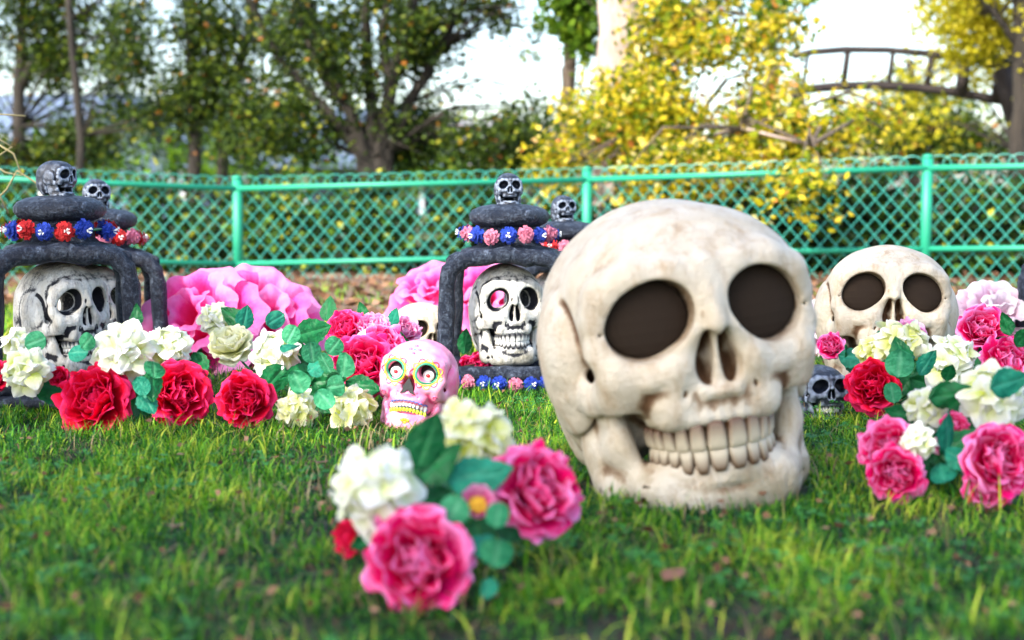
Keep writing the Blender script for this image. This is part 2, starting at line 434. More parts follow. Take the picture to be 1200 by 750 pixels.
# ------------------------------------------------------------------ materials
def stone_material():
    n = NT('black_stone_drybrushed')
    a = n.noise(65, 6, .75, dist=.8); b = n.noise(260, 4, .75)
    tc = n.new('ShaderNodeTexCoord'); mp = n.new('ShaderNodeMapping'); mp.inputs['Scale'].default_value = (1, 1, .3)
    st = n.new('ShaderNodeTexNoise', i_Scale=130.0, i_Detail=5, i_Roughness=.75); n.link(tc.outputs['Object'], mp.inputs[0]); n.link(mp.outputs[0], st.inputs[0])
    h = n.math('ADD', n.math('MULTIPLY', a, .55), n.math('ADD', n.math('MULTIPLY', b, .25), n.math('MULTIPLY', st.outputs['Fac'], .25)))
    f = n.ramp(h, [(.50, (0, 0, 0)), (.60, (.13, .13, .13)), (.72, (.9, .9, .9))])
    n.color(n.mix(f, (.003, .007, .018), (.36, .45, .60))).rough(.42); n.bump(h, .9, .012); n.set('Specular IOR Level', .3); return n.m
stone = stone_material()

def finial_material():
    n = NT('black_resin_drybrushed'); cav = n.attr('cav'); b = n.noise(14, 5, .7)
    v = n.math('ADD', n.math('SUBTRACT', .62, cav), n.math('MULTIPLY', b, .45))
    n.color(n.mix(n.ramp(v, [(.40, (0, 0, 0)), (.80, (1, 1, 1))]), (.005, .009, .02), (.24, .29, .38))).rough(.42); n.bump(b, .4, .01); return n.m
resin = finial_material()

def petal_material(name, base, mid, tip, trans=.22, rough=.5, sat_t=None):
    n = NT(name); v = n.attr('v'); b = n.noise(9, 3)
    vv = n.math('ADD', v, n.math('MULTIPLY', n.math('SUBTRACT', b, .5), .45))
    vv = n.math('ADD', vv, n.math('MULTIPLY', n.math('SUBTRACT', n.rand(), .5), .35))
    col = n.ramp(vv, [(.08, base), (.58, mid), (1.0, tip)])
    n.color(col).rough(rough).set('Specular IOR Level', .18)
    w = n.new('ShaderNodeTexNoise', i_Scale=6.0, i_Detail=5, i_Roughness=.65)
    tc = n.new('ShaderNodeTexCoord'); mp = n.new('ShaderNodeMapping'); mp.inputs['Scale'].default_value = (7, 7, .7)
    n.link(tc.outputs['Object'], mp.inputs[0]); n.link(mp.outputs[0], w.inputs[0]); n.bump(w.outputs['Fac'], .35, .05)
    return n.translucent(trans).m
PAL = {
 'pink': petal_material('hot_pink_silk', (.60, .0, .05), (.90, .002, .18), (.96, .30, .64)),  # silk's own paler tip, lightened further as a painted top-lit highlight
 'red': petal_material('crimson_silk', (.38, .0, .006), (.78, .0, .030), (.92, .03, .17)),  # pinkish tip paints highlights onto the crimson
 'magenta': petal_material('magenta_silk', (.58, .0, .05), (.86, .002, .13), (.94, .12, .40)),
 'cream': petal_material('cream_silk', (.70, .72, .26), (.84, .84, .50), (.88, .88, .70), .35),
 'white': petal_material('white_silk', (.58, .68, .08), (.84, .87, .62), (.88, .89, .88), .35),
 'yellowwhite': petal_material('pale_yellow_silk', (.60, .66, .05), (.84, .85, .38), (.88, .88, .74), .35),
 'lilac': petal_material('pale_pink_silk', (.80, .02, .22), (.92, .28, .58), (.94, .62, .80), .35),
 'giant': petal_material('giant_pink_tissue', (.86, .0, .10), (.92, .07, .40), (.94, .34, .68), .45),
 'palegiant': petal_material('giant_blush_tissue', (.80, .28, .50), (.86, .62, .74), (.87, .80, .84), .45),
}
def leaf_material(name, c1, c2, vein, rough=.42, trans=.25):
    n = NT(name); u = n.attr('vein'); b = n.noise(5, 4)
    col = n.mix(n.ramp(b, [(.35, (0, 0, 0)), (.65, (1, 1, 1))]), c1, c2)
    col = n.mix(n.math('MULTIPLY', n.rand(), .45), col, tuple(x * .55 for x in c1))
    n.color(n.mix(n.math('MULTIPLY', u, .35), col, vein)).rough(rough).set('Specular IOR Level', .25); n.bump(n.math('ADD', n.math('MULTIPLY', u, -1), b), .3, .03); return n.translucent(trans).m
leaf_dark = leaf_material('dark_green_silk_leaf', (.003, .085, .024), (.008, .17, .045), (.04, .26, .09))
leaf_round = leaf_material('eucalyptus_leaf', (.02, .24, .10), (.06, .36, .17), (.22, .55, .33), .5)
leaf_teal = leaf_material('teal_leaf', (.005, .17, .10), (.015, .27, .16), (.08, .40, .26), .5)
stem_mat = plain('stem_plastic', (.03, .16, .05), .4)
yellow_core = plain('stamen_yellow', (.80, .48, .03), .6)
green_core = plain('stamen_green', (.45, .50, .05), .6)

# ------------------------------------------------------------------ flowers
def petal_mesh(name, W, b, cup, lip, ruffle, seed, notch=.25, nu=9, nv=8, narrow=.3, ribs=0.0, fan=False):
    r = random.Random(seed); ph = r.random() * 6; ph2 = r.random() * 6
    V, A = [], []
    for j in range(nv):
        v = j / (nv - 1)
        w = W * (narrow + (1 - narrow) * math.sin(math.pi * (.08 + .66 * v)))
        if fan: w = W * (narrow + (1 - narrow) * v ** .75)
        for i in range(nu):
            u = -1 + 2 * i / (nu - 1)
            ve = v * (1 - notch * u * u * v)
            z = math.sin(b * ve) / b if b else ve; y = -(1 - math.cos(b * ve)) / b if b else 0
            y -= cup * u * u * w * (.6 + .4 * v); x = u * w * (1 - cup * .25 * abs(u))
            if v > .7: y += lip * (v - .7) ** 2 * 5; z -= lip * (v - .7) ** 2 * 1.5
            y += ruffle * v * v * math.sin(4.2 * u + ph) + ruffle * .5 * v * math.sin(9 * u + ph2) 
            z += ruffle * .7 * v * math.sin(7 * u + ph)
            if ribs: y += ribs * math.cos(u * math.pi * 5) * v
            V.append((x, y, z)); A.append(v)
    F = [(j * nu + i, j * nu + i + 1, (j + 1) * nu + i + 1, (j + 1) * nu + i) for j in range(nv - 1) for i in range(nu - 1)]
    return np_mesh(name, V, F, True, {'v': A})
_pm = {}
def petal(kind, variant, pal):
    k = (kind, variant, pal)
    if k not in _pm:
        if kind == 'inner': m = petal_mesh('petal', .60, 1.15, .70, .12, .07, variant)
        elif kind == 'mid': m = petal_mesh('petal', .68, 1.15, .55, .30, .09, variant + 10)
        elif kind == 'outer': m = petal_mesh('petal', .72, .9, .42, .50, .10, variant + 20)
        elif kind == 'giant': m = petal_mesh('petal', .50, .55, .30, .45, .045, variant + 30, .22, 25, 12, .10, .016, True)
        elif kind == 'core': m = petal_mesh('petal', .45, .3, .2, .2, .05, variant + 40)
        m.materials.append(PAL[pal]); _pm[k] = m
    return _pm[k]
def frame(pos, facing, spin=0.0):
    z = Vector(facing).normalized(); q = z.to_track_quat('Z', 'Y').to_matrix().to_4x4()
    return Matrix.Translation(pos) @ q @ Matrix.Rotation(spin, 4, 'Z')
def rose(parent, pos, facing, r, pal, name='rose', label=None, openness=1.0, seed=0, flat=1.0):
    rr = random.Random(seed * 31 + 5)
    M = frame(pos, facing, rr.random() * 6)
    h = bpy.data.objects.new(name, core_mesh(pal)); C.objects.link(h); h.parent = parent
    h.matrix_basis = M @ Matrix.Scale(r, 4)
    if label: h['label'] = label
    rings = [('inner', 3, 2, .50, .02), ('inner', 4, 14, .62, .07), ('inner', 5, 30, .78, .10), ('mid', 5, 46, .90, .12), ('mid', 6, 62, 1.0, .13), ('outer', 6, 80, 1.04, .14), ('outer', 4, 98, 1.0, .14)]
    for kind, n, th, L, off in rings:
        a0 = rr.random() * 6
        for k in range(n):
            a = a0 + 2 * math.pi * (k + rr.uniform(-.18, .18)) / n
            t = R(th * openness + rr.uniform(-8, 8)); s = L * rr.uniform(.88, 1.08)
            m = Matrix.Translation((0, 0, -.50)) @ Matrix.Rotation(a, 4, 'Z') @ Matrix.Translation((0, off, 0)) @ Matrix.Rotation(-t, 4, 'X') @ Matrix.Rotation(rr.uniform(-.15, .15), 4, 'Z') @ Matrix.Diagonal((s * 1.1, s, s, 1))
            mesh_obj('petal', petal(kind, rr.randrange(3), pal), h, matrix=m)
    return h
_core = {}
def core_mesh(pal):
    if pal not in _core:
        mb = MB().lathe([(.02, -.62), (.10, -.6), (.14, -.5), (.10, -.3), (.05, -.18), (.01, -.12)], 12)
        me = py_mesh('flower_base', (mb.v, mb.f)); me.materials.append(PAL[pal]); _core[pal] = me
    return _core[pal]
_fl = {}
def floret_mesh(variant, pal):
    k = (variant, pal)
    if k not in _fl:
        r = random.Random(variant * 7 + 3); V, F, A = [], [], []; n = r.choice((4, 5, 5))
        for q in range(n):
            a = 2 * math.pi * (q + r.uniform(-.1, .1)) / n; L = r.uniform(.9, 1.1); base = len(V); ph = r.random() * 6; tl = r.uniform(.1, .75)
            nu, nv = 7, 6
            for j in range(nv):
                v = j / (nv - 1); w = .46 * math.sin(math.pi * min(1, .10 + .80 * v)) ** .8
                for i in range(nu):
                    u = -1 + 2 * i / (nu - 1); x = u * w; rad = L * v * (1 - .10 * u * u) + .04; z = tl * (v - .55 * v * v) - .16 * u * u * w + .04 * math.sin(5 * u + ph) * v
                    V.append((math.cos(a) * rad - math.sin(a) * x, math.sin(a) * rad + math.cos(a) * x, z)); A.append(v)
            F += [(base + j * nu + i, base + j * nu + i + 1, base + (j + 1) * nu + i + 1, base + (j + 1) * nu + i) for j in range(nv - 1) for i in range(nu - 1)]
        me = np_mesh('floret', V, F, True, {'v': A}); me.materials.append(PAL[pal]); _fl[k] = me
    return _fl[k]
def cluster(parent, pos, facing, r, pal='white', name='white_blossom', seed=0, label=None, n=12):
    rr = random.Random(seed * 17 + 2); M = frame(pos, facing, rr.random() * 6)
    mb = MB().lathe([(.02, -.8), (.16, -.6), (.35, -.1), (.28, .12), (.02, .2)], 12)
    me = py_mesh(name, (mb.v, mb.f)); me.materials.append(PAL['yellowwhite'])
    h = mesh_obj(name, me, parent, matrix=M @ Matrix.Scale(r, 4))
    if label: h['label'] = label
    for k in range(n):
        t = (k + .5) / n; th = math.acos(1 - 1.25 * t) ; a = k * 2.39996 + rr.uniform(-.2, .2)
        d = Vector((math.sin(th) * math.cos(a), math.sin(th) * math.sin(a), math.cos(th)))
        m = frame(d * .50 * rr.uniform(.9, 1.15) + Vector((0, 0, -.12)), d + Vector((rr.uniform(-.25, .25), rr.uniform(-.25, .25), .25)), rr.random() * 6) @ Matrix.Scale(.60 * rr.uniform(.85, 1.2), 4)
        mesh_obj('floret', floret_mesh(rr.randrange(4), pal), h, matrix=m)
    return h
def leaf_mesh(name, kind, mat):
    nu, nv = 9, 13; V, A = [], []
    for j in range(nv):
        v = j / (nv - 1)
        if kind == 'ovate': w = .36 * math.sin(math.pi * v ** .8) ** .85 * (1 + .06 * math.sin(v * 40)) + .01
        else: w = .5 * math.sqrt(max(0, 1 - (2 * v - 1) ** 2)) + .01
        for i in range(nu):
            u = -1 + 2 * i / (nu - 1)
            V.append((u * w, .10 * abs(u) * w * 3 * .3 - .16 * v * v + .02 * math.sin(v * 9 + u * 4), v)) 
            side = abs(math.sin((v * 7 + abs(u) * 1.2) * math.pi)) ** 14 * .22
            A.append(1.0 if i == nu // 2 else side)
    F = [(j * nu + i, j * nu + i + 1, (j + 1) * nu + i + 1, (j + 1) * nu + i) for j in range(nv - 1) for i in range(nu - 1)]
    me = np_mesh(name, V, F, True, {'vein': A}); me.materials.append(mat); return me
LEAF = {'dark': leaf_mesh('leaf', 'ovate', leaf_dark), 'teal': leaf_mesh('teal_leaf', 'ovate', leaf_teal), 'round': leaf_mesh('round_leaf', 'round', leaf_round), 'roundteal': leaf_mesh('round_leaf', 'round', leaf_teal)}
LNAME = {'dark': 'leaf', 'teal': 'leaf', 'round': 'round_leaf', 'roundteal': 'round_leaf'}
def put_leaf(parent, kind, pos, size, ang, tilt=20, turn=0):
    """leaf centred at pos; ang = direction of the tip in the picture plane (0 right, 90 up); tilt leans it back from the camera"""
    tilt += rnd.uniform(-22, 28); turn += rnd.uniform(-35, 35)
    m = Matrix.Translation(pos) @ Matrix.Rotation(R(-tilt), 4, 'X') @ Matrix.Rotation(R(turn), 4, 'Z') @ Matrix.Rotation(R(90 - ang), 4, 'Y') @ Matrix.Diagonal((size * rnd.uniform(.78, 1.05), size * rnd.uniform(.4, 2.2), size, 1)) @ Matrix.Translation((0, 0, -.5))
    return mesh_obj(LNAME[kind], LEAF[kind], parent, matrix=m)

def bouquet(name, root_px, label, items, stems=True, cat='bouquet', group='artificial flower bouquets on the grass'):
    root = empty(name, G(*root_px), label=label, cat=cat, group=group); o0 = root.location.copy(); o0.z = 0
    mb = MB(); k = 0
    for it in items:
        kind, px, py, d, rp = it[:5]; fc = it[5] if len(it) > 5 else (0, -1, .3); extra = it[6] if len(it) > 6 else {}
        k += 1; p = P(px, py, d) - o0; r = rp / FPX * d
        if kind.startswith('w:'): cluster(root, p, fc, r * 1.0, kind[2:], seed=px + py, **extra)
        elif kind.startswith('r:'): rose(root, p, fc, r * 1.0, kind[2:], seed=px + py, **extra)
        elif kind == 'daisy':
            h = mesh_obj('blossom', core_mesh('lilac'), root, matrix=frame(p, fc) @ Matrix.Scale(r, 4))
            for q in range(9):
                a = q * 2 * math.pi / 9
                mesh_obj('petal', petal('mid', q % 3, 'lilac'), h, matrix=Matrix.Translation((0, 0, -.4)) @ Matrix.Rotation(a, 4, 'Z') @ Matrix.Translation((0, .1, 0)) @ Matrix.Rotation(R(-60), 4, 'X') @ Matrix.Scale(.9, 4))
            cm = MB()
            for q in range(40):
                a = q * 2.4; rad = .05 * math.sqrt(q); cm.tube([(math.cos(a) * rad * .6, math.sin(a) * rad * .6, -.35), (math.cos(a) * rad, math.sin(a) * rad, .02 - rad * .3)], [.03, .045], 5)
            cm.obj('stamens', yellow_core, h)
        elif kind[:2] == 'l:':
            put_leaf(root, kind[2:], p, r * 2, *(fc if len(it) > 5 else (90,)))
            continue
        c = Vector((0, .05, .02)); f = Vector(fc).normalized()
        mb.tube([p - f * r * .55, (p - f * r * 1.2) * .7 + c * .3, Vector((c.x + rnd.uniform(-.02, .02), c.y + .03, .015))], [.0022, .002, .002], 6)
    if stems: mb.obj('stems', stem_mat, root)
    return root

# ------------------------------------------------------------------ lantern
def rosette_mesh(name, col, seed):
    r = random.Random(seed); V, F = [], []
    for ring, (n, rad, z, L) in enumerate(((9, .45, .15, .62), (8, .30, .45, .52), (5, .12, .7, .40))):
        for k in range(n):
            a = 2 * math.pi * (k + .5 * ring + r.uniform(-.2, .2)) / n; b = len(V)
            for (dr, dw, dz) in ((0, -.10, 0), (0, .10, 0), (L * .6, -.24, .10), (L * .6, .24, .10), (L, -.16, -.05 + r.uniform(-.1, .2)), (L, .18, -.05 + r.uniform(-.1, .2))):
                x = rad * .4 + dr; V.append((math.cos(a) * x - math.sin(a) * dw, math.sin(a) * x + math.cos(a) * dw, z + dz))
            F += [(b, b + 1, b + 3, b + 2), (b + 2, b + 3, b + 5, b + 4)]
    mb = MB(); mb.lathe([(.05, -.3), (.5, -.1), (.6, .15), (.3, .55), (.02, .62)], 10)
    o = len(V); V += [tuple(v) for v in mb.v]; F += [tuple(i + o for i in f) for f in mb.f]
    n1 = len(F)
    for k in range(6):
        a = k * 1.9; mb = MB().tube([(0, 0, .5), (math.cos(a) * .22, math.sin(a) * .22, 1.0)], [.03, .055], 4)
        o = len(V); V += [tuple(v) for v in mb.v]; F += [tuple(i + o for i in f) for f in mb.f]
    me = py_mesh(name, (V, F), False); me.materials.append(col); me.materials.append(white_paint)
    if 'blue' in col.name or 'red' in col.name:
        for i in range(n1, len(F)): me.polygons[i].material_index = 1
    return me
white_paint = plain('white_paint', (.8, .8, .78), .5)
def ros_mat(name, c):
    n = NT(name); b = n.noise(3, 4); n.color(n.mix(b, tuple(x * .45 for x in c), c)).rough(.6); n.bump(b, .5, .1); return n.translucent(.15).m
ROS = {'b': rosette_mesh('rosette', ros_mat('blue_paper', (.01, .06, .55)), 1), 'r': rosette_mesh('rosette', ros_mat('red_paper', (.80, .008, .012)), 2),
       'p': rosette_mesh('rosette', ros_mat('pink_paper', (.90, .26, .40)), 3), 'o': rosette_mesh('rosette', ros_mat('peach_paper', (.80, .32, .22)), 4)}
RLAB = {'b': 'blue', 'r': 'red', 'p': 'pink', 'o': 'peach'}
def garland(loc, s, seq, label, rad=.082, start=-90, span=360, r=.0225, cord=True):
    g = empty('flower_garland', loc, scale=s, label=label, cat='garland', group='paper rosette garlands on the lanterns')
    n = len(seq)
    for i, ch in enumerate(seq):
        if ch == ' ': continue
        a = R(start + span * i / (n if span == 360 else n - 1))
        d = Vector((math.cos(a), math.sin(a), 0))
        m = frame(d * rad + Vector((0, 0, rnd.uniform(-.003, .003))), d + Vector((rnd.uniform(-.2, .2), rnd.uniform(-.2, .2), rnd.uniform(-.15, .2))), rnd.random() * 6) @ Matrix.Scale(r * rnd.uniform(.92, 1.08), 4)
        o = mesh_obj('rosette', ROS[ch], g, matrix=m)
    pts = [Vector((math.cos(R(start + span * t / 40)) * (rad - .008), math.sin(R(start + span * t / 40)) * (rad - .008), 0)) for t in range(41)]
    MB().tube(pts, .0022, 5).obj('cord', stem_mat, g)
    return g
LP = {}
def lantern_part_meshes(fin):
    h, dd, r = .1165, .088, .0165
    def arch(y, seed):
        pts = []; rr = random.Random(seed)
        ctrl = [(-h - .006, .03), (-h - .004, .09), (-h, .15), (-h, .21), (-h + .006, .238), (-h + .028, .258), (-h + .06, .264), (-.04, .262), (0, .268), (.04, .262), (h - .06, .264), (h - .028, .258), (h - .006, .238), (h, .21), (h, .15), (h + .004, .09), (h + .006, .03)]
        for (x, z) in ctrl: pts.append(Vector((x + rr.uniform(-.0015, .0015), y, z + rr.uniform(-.0015, .0015))))
        out = []
        for i in range(len(pts) - 1):
            for q in range(3): out.append(pts[i].lerp(pts[i + 1], q / 3))
        out.append(pts[-1])
        return MB().tube(out, [r * rr.uniform(.92, 1.08) for _ in out], 14, wob=.07, seed=seed)
    def bar(a, b, rr_, seed, n=12):
        r2 = random.Random(seed); a = Vector(a); b = Vector(b)
        return MB().tube([a.lerp(b, i / n) for i in range(n + 1)], [rr_ * r2.uniform(.92, 1.1) for _ in range(n + 1)], 14, wob=.08, seed=seed)
    LP['frame_arch'] = [arch(-dd, 1), arch(dd, 2)]
    LP['side_rail'] = [bar((s * (h - .012), -dd, .255), (s * (h - .012), dd, .255), r * .85, 5 + s) for s in (-1, 1)]
    LP['base_rail'] = [bar((-h - .02, -dd, .033), (h + .02, -dd, .033), r * 1.02, 8), bar((-h - .02, dd, .033), (h + .02, dd, .033), r, 9),
                       bar((-h, -dd, .033), (-h, dd, .033), r, 10), bar((h, -dd, .033), (h, dd, .033), r, 11)]
    LP['base_plate'] = [MB().lathe([(.0, -.0), (.150, .0), (.162, .006), (.160, .016), (.150, .020), (.0, .021)][1:5], 40, wob=.02)]
    LP['roof_ring'] = [MB().lathe([(.03, .250), (.098, .252), (.104, .262), (.096, .276), (.066, .284), (.060, .292), (.058, .330)], 36, wob=.012, seed=3)]
    LP['cap_stone'] = [MB().lathe([(.03, .320), (.060, .3215), (.074, .328), (.0805, .337), (.0805, .346), (.074, .355), (.058, .362), (.034, .366), (.01, .367)], 40, wob=.014, seed=4)]
    for k, v in list(LP.items()): LP[k] = [py_mesh(k, (m.v, m.f)) for m in v]
    for v in LP.values():
        for m in v: m.materials.append(stone)
def lantern(loc, s, yaw, label, fy=10):
    t = empty('stone_lantern', loc, (0, 0, R(yaw)), s, label, 'lantern', 'black stone-look skull lanterns')
    for k, v in LP.items():
        for m in v: mesh_obj(k, m, t)
    f = mesh_obj('skull_finial', fin[0], t); f.matrix_basis = Matrix.Rotation(R(fy), 4, 'Z') @ Matrix.Translation((0, 0, .361)) @ Matrix.Scale(.068, 4)
    j = mesh_obj('lower_jaw', fin[1], f)
    return t

# ------------------------------------------------------------------ vegetation
def leaf_cards(pts, size, rng, aniso=.6, up=.3, aspect=.62, lobes=False):
    """pts (n,3) -> two-quad folded leaves"""
    n = len(pts); d = rng.normal(size=(n, 3)); d[:, 2] = d[:, 2] * aniso - up; d /= np.linalg.norm(d, axis=1, keepdims=True)
    a = rng.normal(size=(n, 3)); nn = np.cross(d, a); nn /= np.linalg.norm(nn, axis=1, keepdims=True); w = np.cross(nn, d)
    L = (size * rng.uniform(.6, 1.25, n))[:, None]; W = L * aspect * .5
    fold = nn * W * rng.uniform(.1, .6, n)[:, None]
    v = np.stack([pts, pts + d * L * .45 + w * W + fold, pts + d * L + nn * L * .05, pts + d * L * .45 - w * W + fold], 1)
    return v.reshape(-1, 3), np.arange(n * 4).reshape(n, 4)
def foliage_material(name, stops, trans=.45, rough=.5):
    n = NT(name); t = n.attr('tone'); n.color(n.ramp(t, stops)).rough(rough).set('Specular IOR Level', .2)
    tr = n.mix(.5, n.col, n.mix(1.0, n.col, (1.0, 1.0, .35), 'MULTIPLY'))
    return n.translucent(trans, tr).m
def crown(name, parent, clumps, size, mat, seed, gap=.0, nscale=3.0, tone=0.0, spread=.16, dens=1.0):
    r = np.random.default_rng(seed); allp = []
    for (c, rad, n) in clumps:
        nt = max(3, int(n * dens / 26)); u = r.normal(size=(nt, 3)); u /= np.linalg.norm(u, axis=1, keepdims=True)
        tc = np.array(c) + u * (r.uniform(0, 1, nt) ** .40)[:, None] * np.array(rad)
        if gap > 0:
            keep = [mnoise.noise(Vector(p * nscale) + Vector((seed, 0, 0))) > gap - .35 for p in tc]; tc = tc[np.array(keep, bool)]
        for q in tc:
            m = r.integers(14, 34); dirv = r.normal(size=3); dirv /= np.linalg.norm(dirv)
            t = r.uniform(-1, 1, m)[:, None]
            allp.append(q + t * dirv * spread + r.normal(size=(m, 3)) * spread * .36)
    pts = np.concatenate(allp); v, f = leaf_cards(pts, size, r)
    tn = np.repeat(np.clip(r.normal(.5 + tone, .22, len(pts)), 0, 1), 4)
    me = np_mesh(name, v, f, False, {'tone': tn}); o = mesh_obj(name, me, parent, mat)
    return o
def at(px, py, d, rx, ry, n, rz=None):
    k = d / FPX; return (tuple(P(px, py, d)), (rx * k, (rz if rz else (rx + ry) * .4 * k), ry * k), n)
def bark(name, c1, c2, scale=6):
    n = NT(name); tc = n.new('ShaderNodeTexCoord'); mp = n.new('ShaderNodeMapping'); mp.inputs['Scale'].default_value = (1, 1, .22)
    t = n.new('ShaderNodeTexNoise', i_Scale=float(scale) * 3, i_Detail=6, i_Roughness=.7); n.link(tc.outputs['Object'], mp.inputs[0]); n.link(mp.outputs[0], t.inputs[0])
    b = n.noise(2.5, 3); n.color(n.mix(n.ramp(n.math('ADD', n.math('MULTIPLY', t.outputs['Fac'], .7), n.math('MULTIPLY', b, .35)), [(.38, (0, 0, 0)), (.68, (1, 1, 1))]), c1, c2)).rough(.9); n.bump(t.outputs['Fac'], .8, .05); return n.m
def limb_tree(name, base, label, group, trunks, bark_m, crown_m, clumps, leaf=.06, seed=1, gap=.2, nscale=1.2, twigs=60, spread=.2, tone=0, cat='tree', dens=1.0, branch_m=None):
    t = empty(name, (base.x, base.y, 0), label=label, cat=cat, group=group); rr = random.Random(seed)
    off = Vector((base.x, base.y, 0)); mb = MB()
    for pts, ra, rb in trunks:
        P3 = [Vector(p) for p in pts]; out = []
        for i in range(len(P3) - 1):
            for q in range(4): out.append(P3[i].lerp(P3[i + 1], q / 4) + Vector((rr.uniform(-1, 1), rr.uniform(-1, 1), 0)) * ra * .18)
        out.append(P3[-1]); n = len(out)
        mb.tube([p - off for p in out], [ra + (rb - ra) * i / (n - 1) for i in range(n)], 12, wob=.12, seed=seed)
    mb.obj('trunk', bark_m, t)
    bm_ = branch_m or bark_m; mb = MB(); tips = [Vector(p) for pts, _, _ in trunks for p in pts[1:]]
    for k in range(twigs):
        c, rad, n = rr.choice(clumps)
        e = Vector(c) + Vector((rr.uniform(-1, 1) * rad[0], rr.uniform(-1, 1) * rad[1], rr.uniform(-1, 1) * rad[2]))
        s = min(tips, key=lambda q: (q - e).length + (1 if q.z > e.z else 0)); m = s.lerp(e, .5) + Vector((rr.uniform(-.1, .1), rr.uniform(-.1, .1), .12))
        L = min(1.2, (e - s).length); mb.tube([s - off, m - off, e - off], [.005 + .006 * L, .004 + .003 * L, .002], 6)
    if twigs: tag(mb.obj('branches', bm_, t), kind='stuff')
    if clumps:
        cl = [((c[0] - off.x, c[1] - off.y, c[2]), rad, n) for c, rad, n in clumps]
        crown('crown', t, cl, leaf, crown_m, seed, gap, nscale, tone, spread, dens)
    return t

# ------------------------------------------------------------------ ground and lawn
def gh(x, y):
    return 0.010 * mnoise.noise(Vector((x * 1.7, y * 1.7, 0))) + .006 * mnoise.noise(Vector((x * 6, y * 6, 3)))
ground_n = NT('lawn_soil')
tc = ground_n.new('ShaderNodeTexCoord')
ga = ground_n.noise(1.3, 6, .65, 'Object'); gb = ground_n.noise(30, 5, .7, 'Object'); gc = ground_n.noise(8, 6, .7, 'Object')
soil = ground_n.mix(ground_n.ramp(gb, [(.35, (0, 0, 0)), (.7, (1, 1, 1))]), (.010, .008, .005), (.045, .028, .014))
soil = ground_n.mix(ground_n.ramp(gc, [(.50, (0, 0, 0)), (.62, (1, 1, 1))]), soil, (.008, .026, .007))
sx = ground_n.new('ShaderNodeSeparateXYZ'); ground_n.link(tc.outputs['Object'], sx.inputs[0])
dirt_f = ground_n.math('MULTIPLY', ground_n.ramp(ground_n.math('ADD', ground_n.math('MULTIPLY', sx.outputs[1], .1), ground_n.math('MULTIPLY', gc, .06)), [(.44, (0, 0, 0)), (.47, (1, 1, 1))]), 1.0)
dirt = ground_n.mix(ground_n.ramp(gb, [(.3, (0, 0, 0)), (.7, (1, 1, 1))]), (.08, .045, .028), (.24, .15, .10))
col = ground_n.mix(dirt_f, soil, dirt)
far_f = ground_n.ramp(ground_n.math('MULTIPLY', sx.outputs[1], .02), [(.135, (0, 0, 0)), (.16, (1, 1, 1))])
col = ground_n.mix(far_f, col, ground_n.mix(gc, (.02, .035, .012), (.09, .13, .03)))
ground_n.color(col).rough(.95); ground_n.bump(gb, .6, .02)
xs = sorted(set([-300, -120, -50, -20, -10] + [round(-5 + .12 * i, 3) for i in range(85)] + [10, 20, 50, 120, 300]))
ys = sorted(set([-60, -20, -8, -3] + [round(-1 + .12 * i, 3) for i in range(68)] + [9, 12, 20, 50, 120, 300]))
V = [(x, y, gh(x, y) - .004 if abs(x) < 5.3 and -1 < y < 7.3 else -.02) for y in ys for x in xs]
nx = len(xs); F = [(j * nx + i, j * nx + i + 1, (j + 1) * nx + i + 1, (j + 1) * nx + i) for j in range(len(ys) - 1) for i in range(nx - 1)]
tag(mesh_obj('ground', np_mesh('ground', V, F), None, ground_n.m), kind='structure')

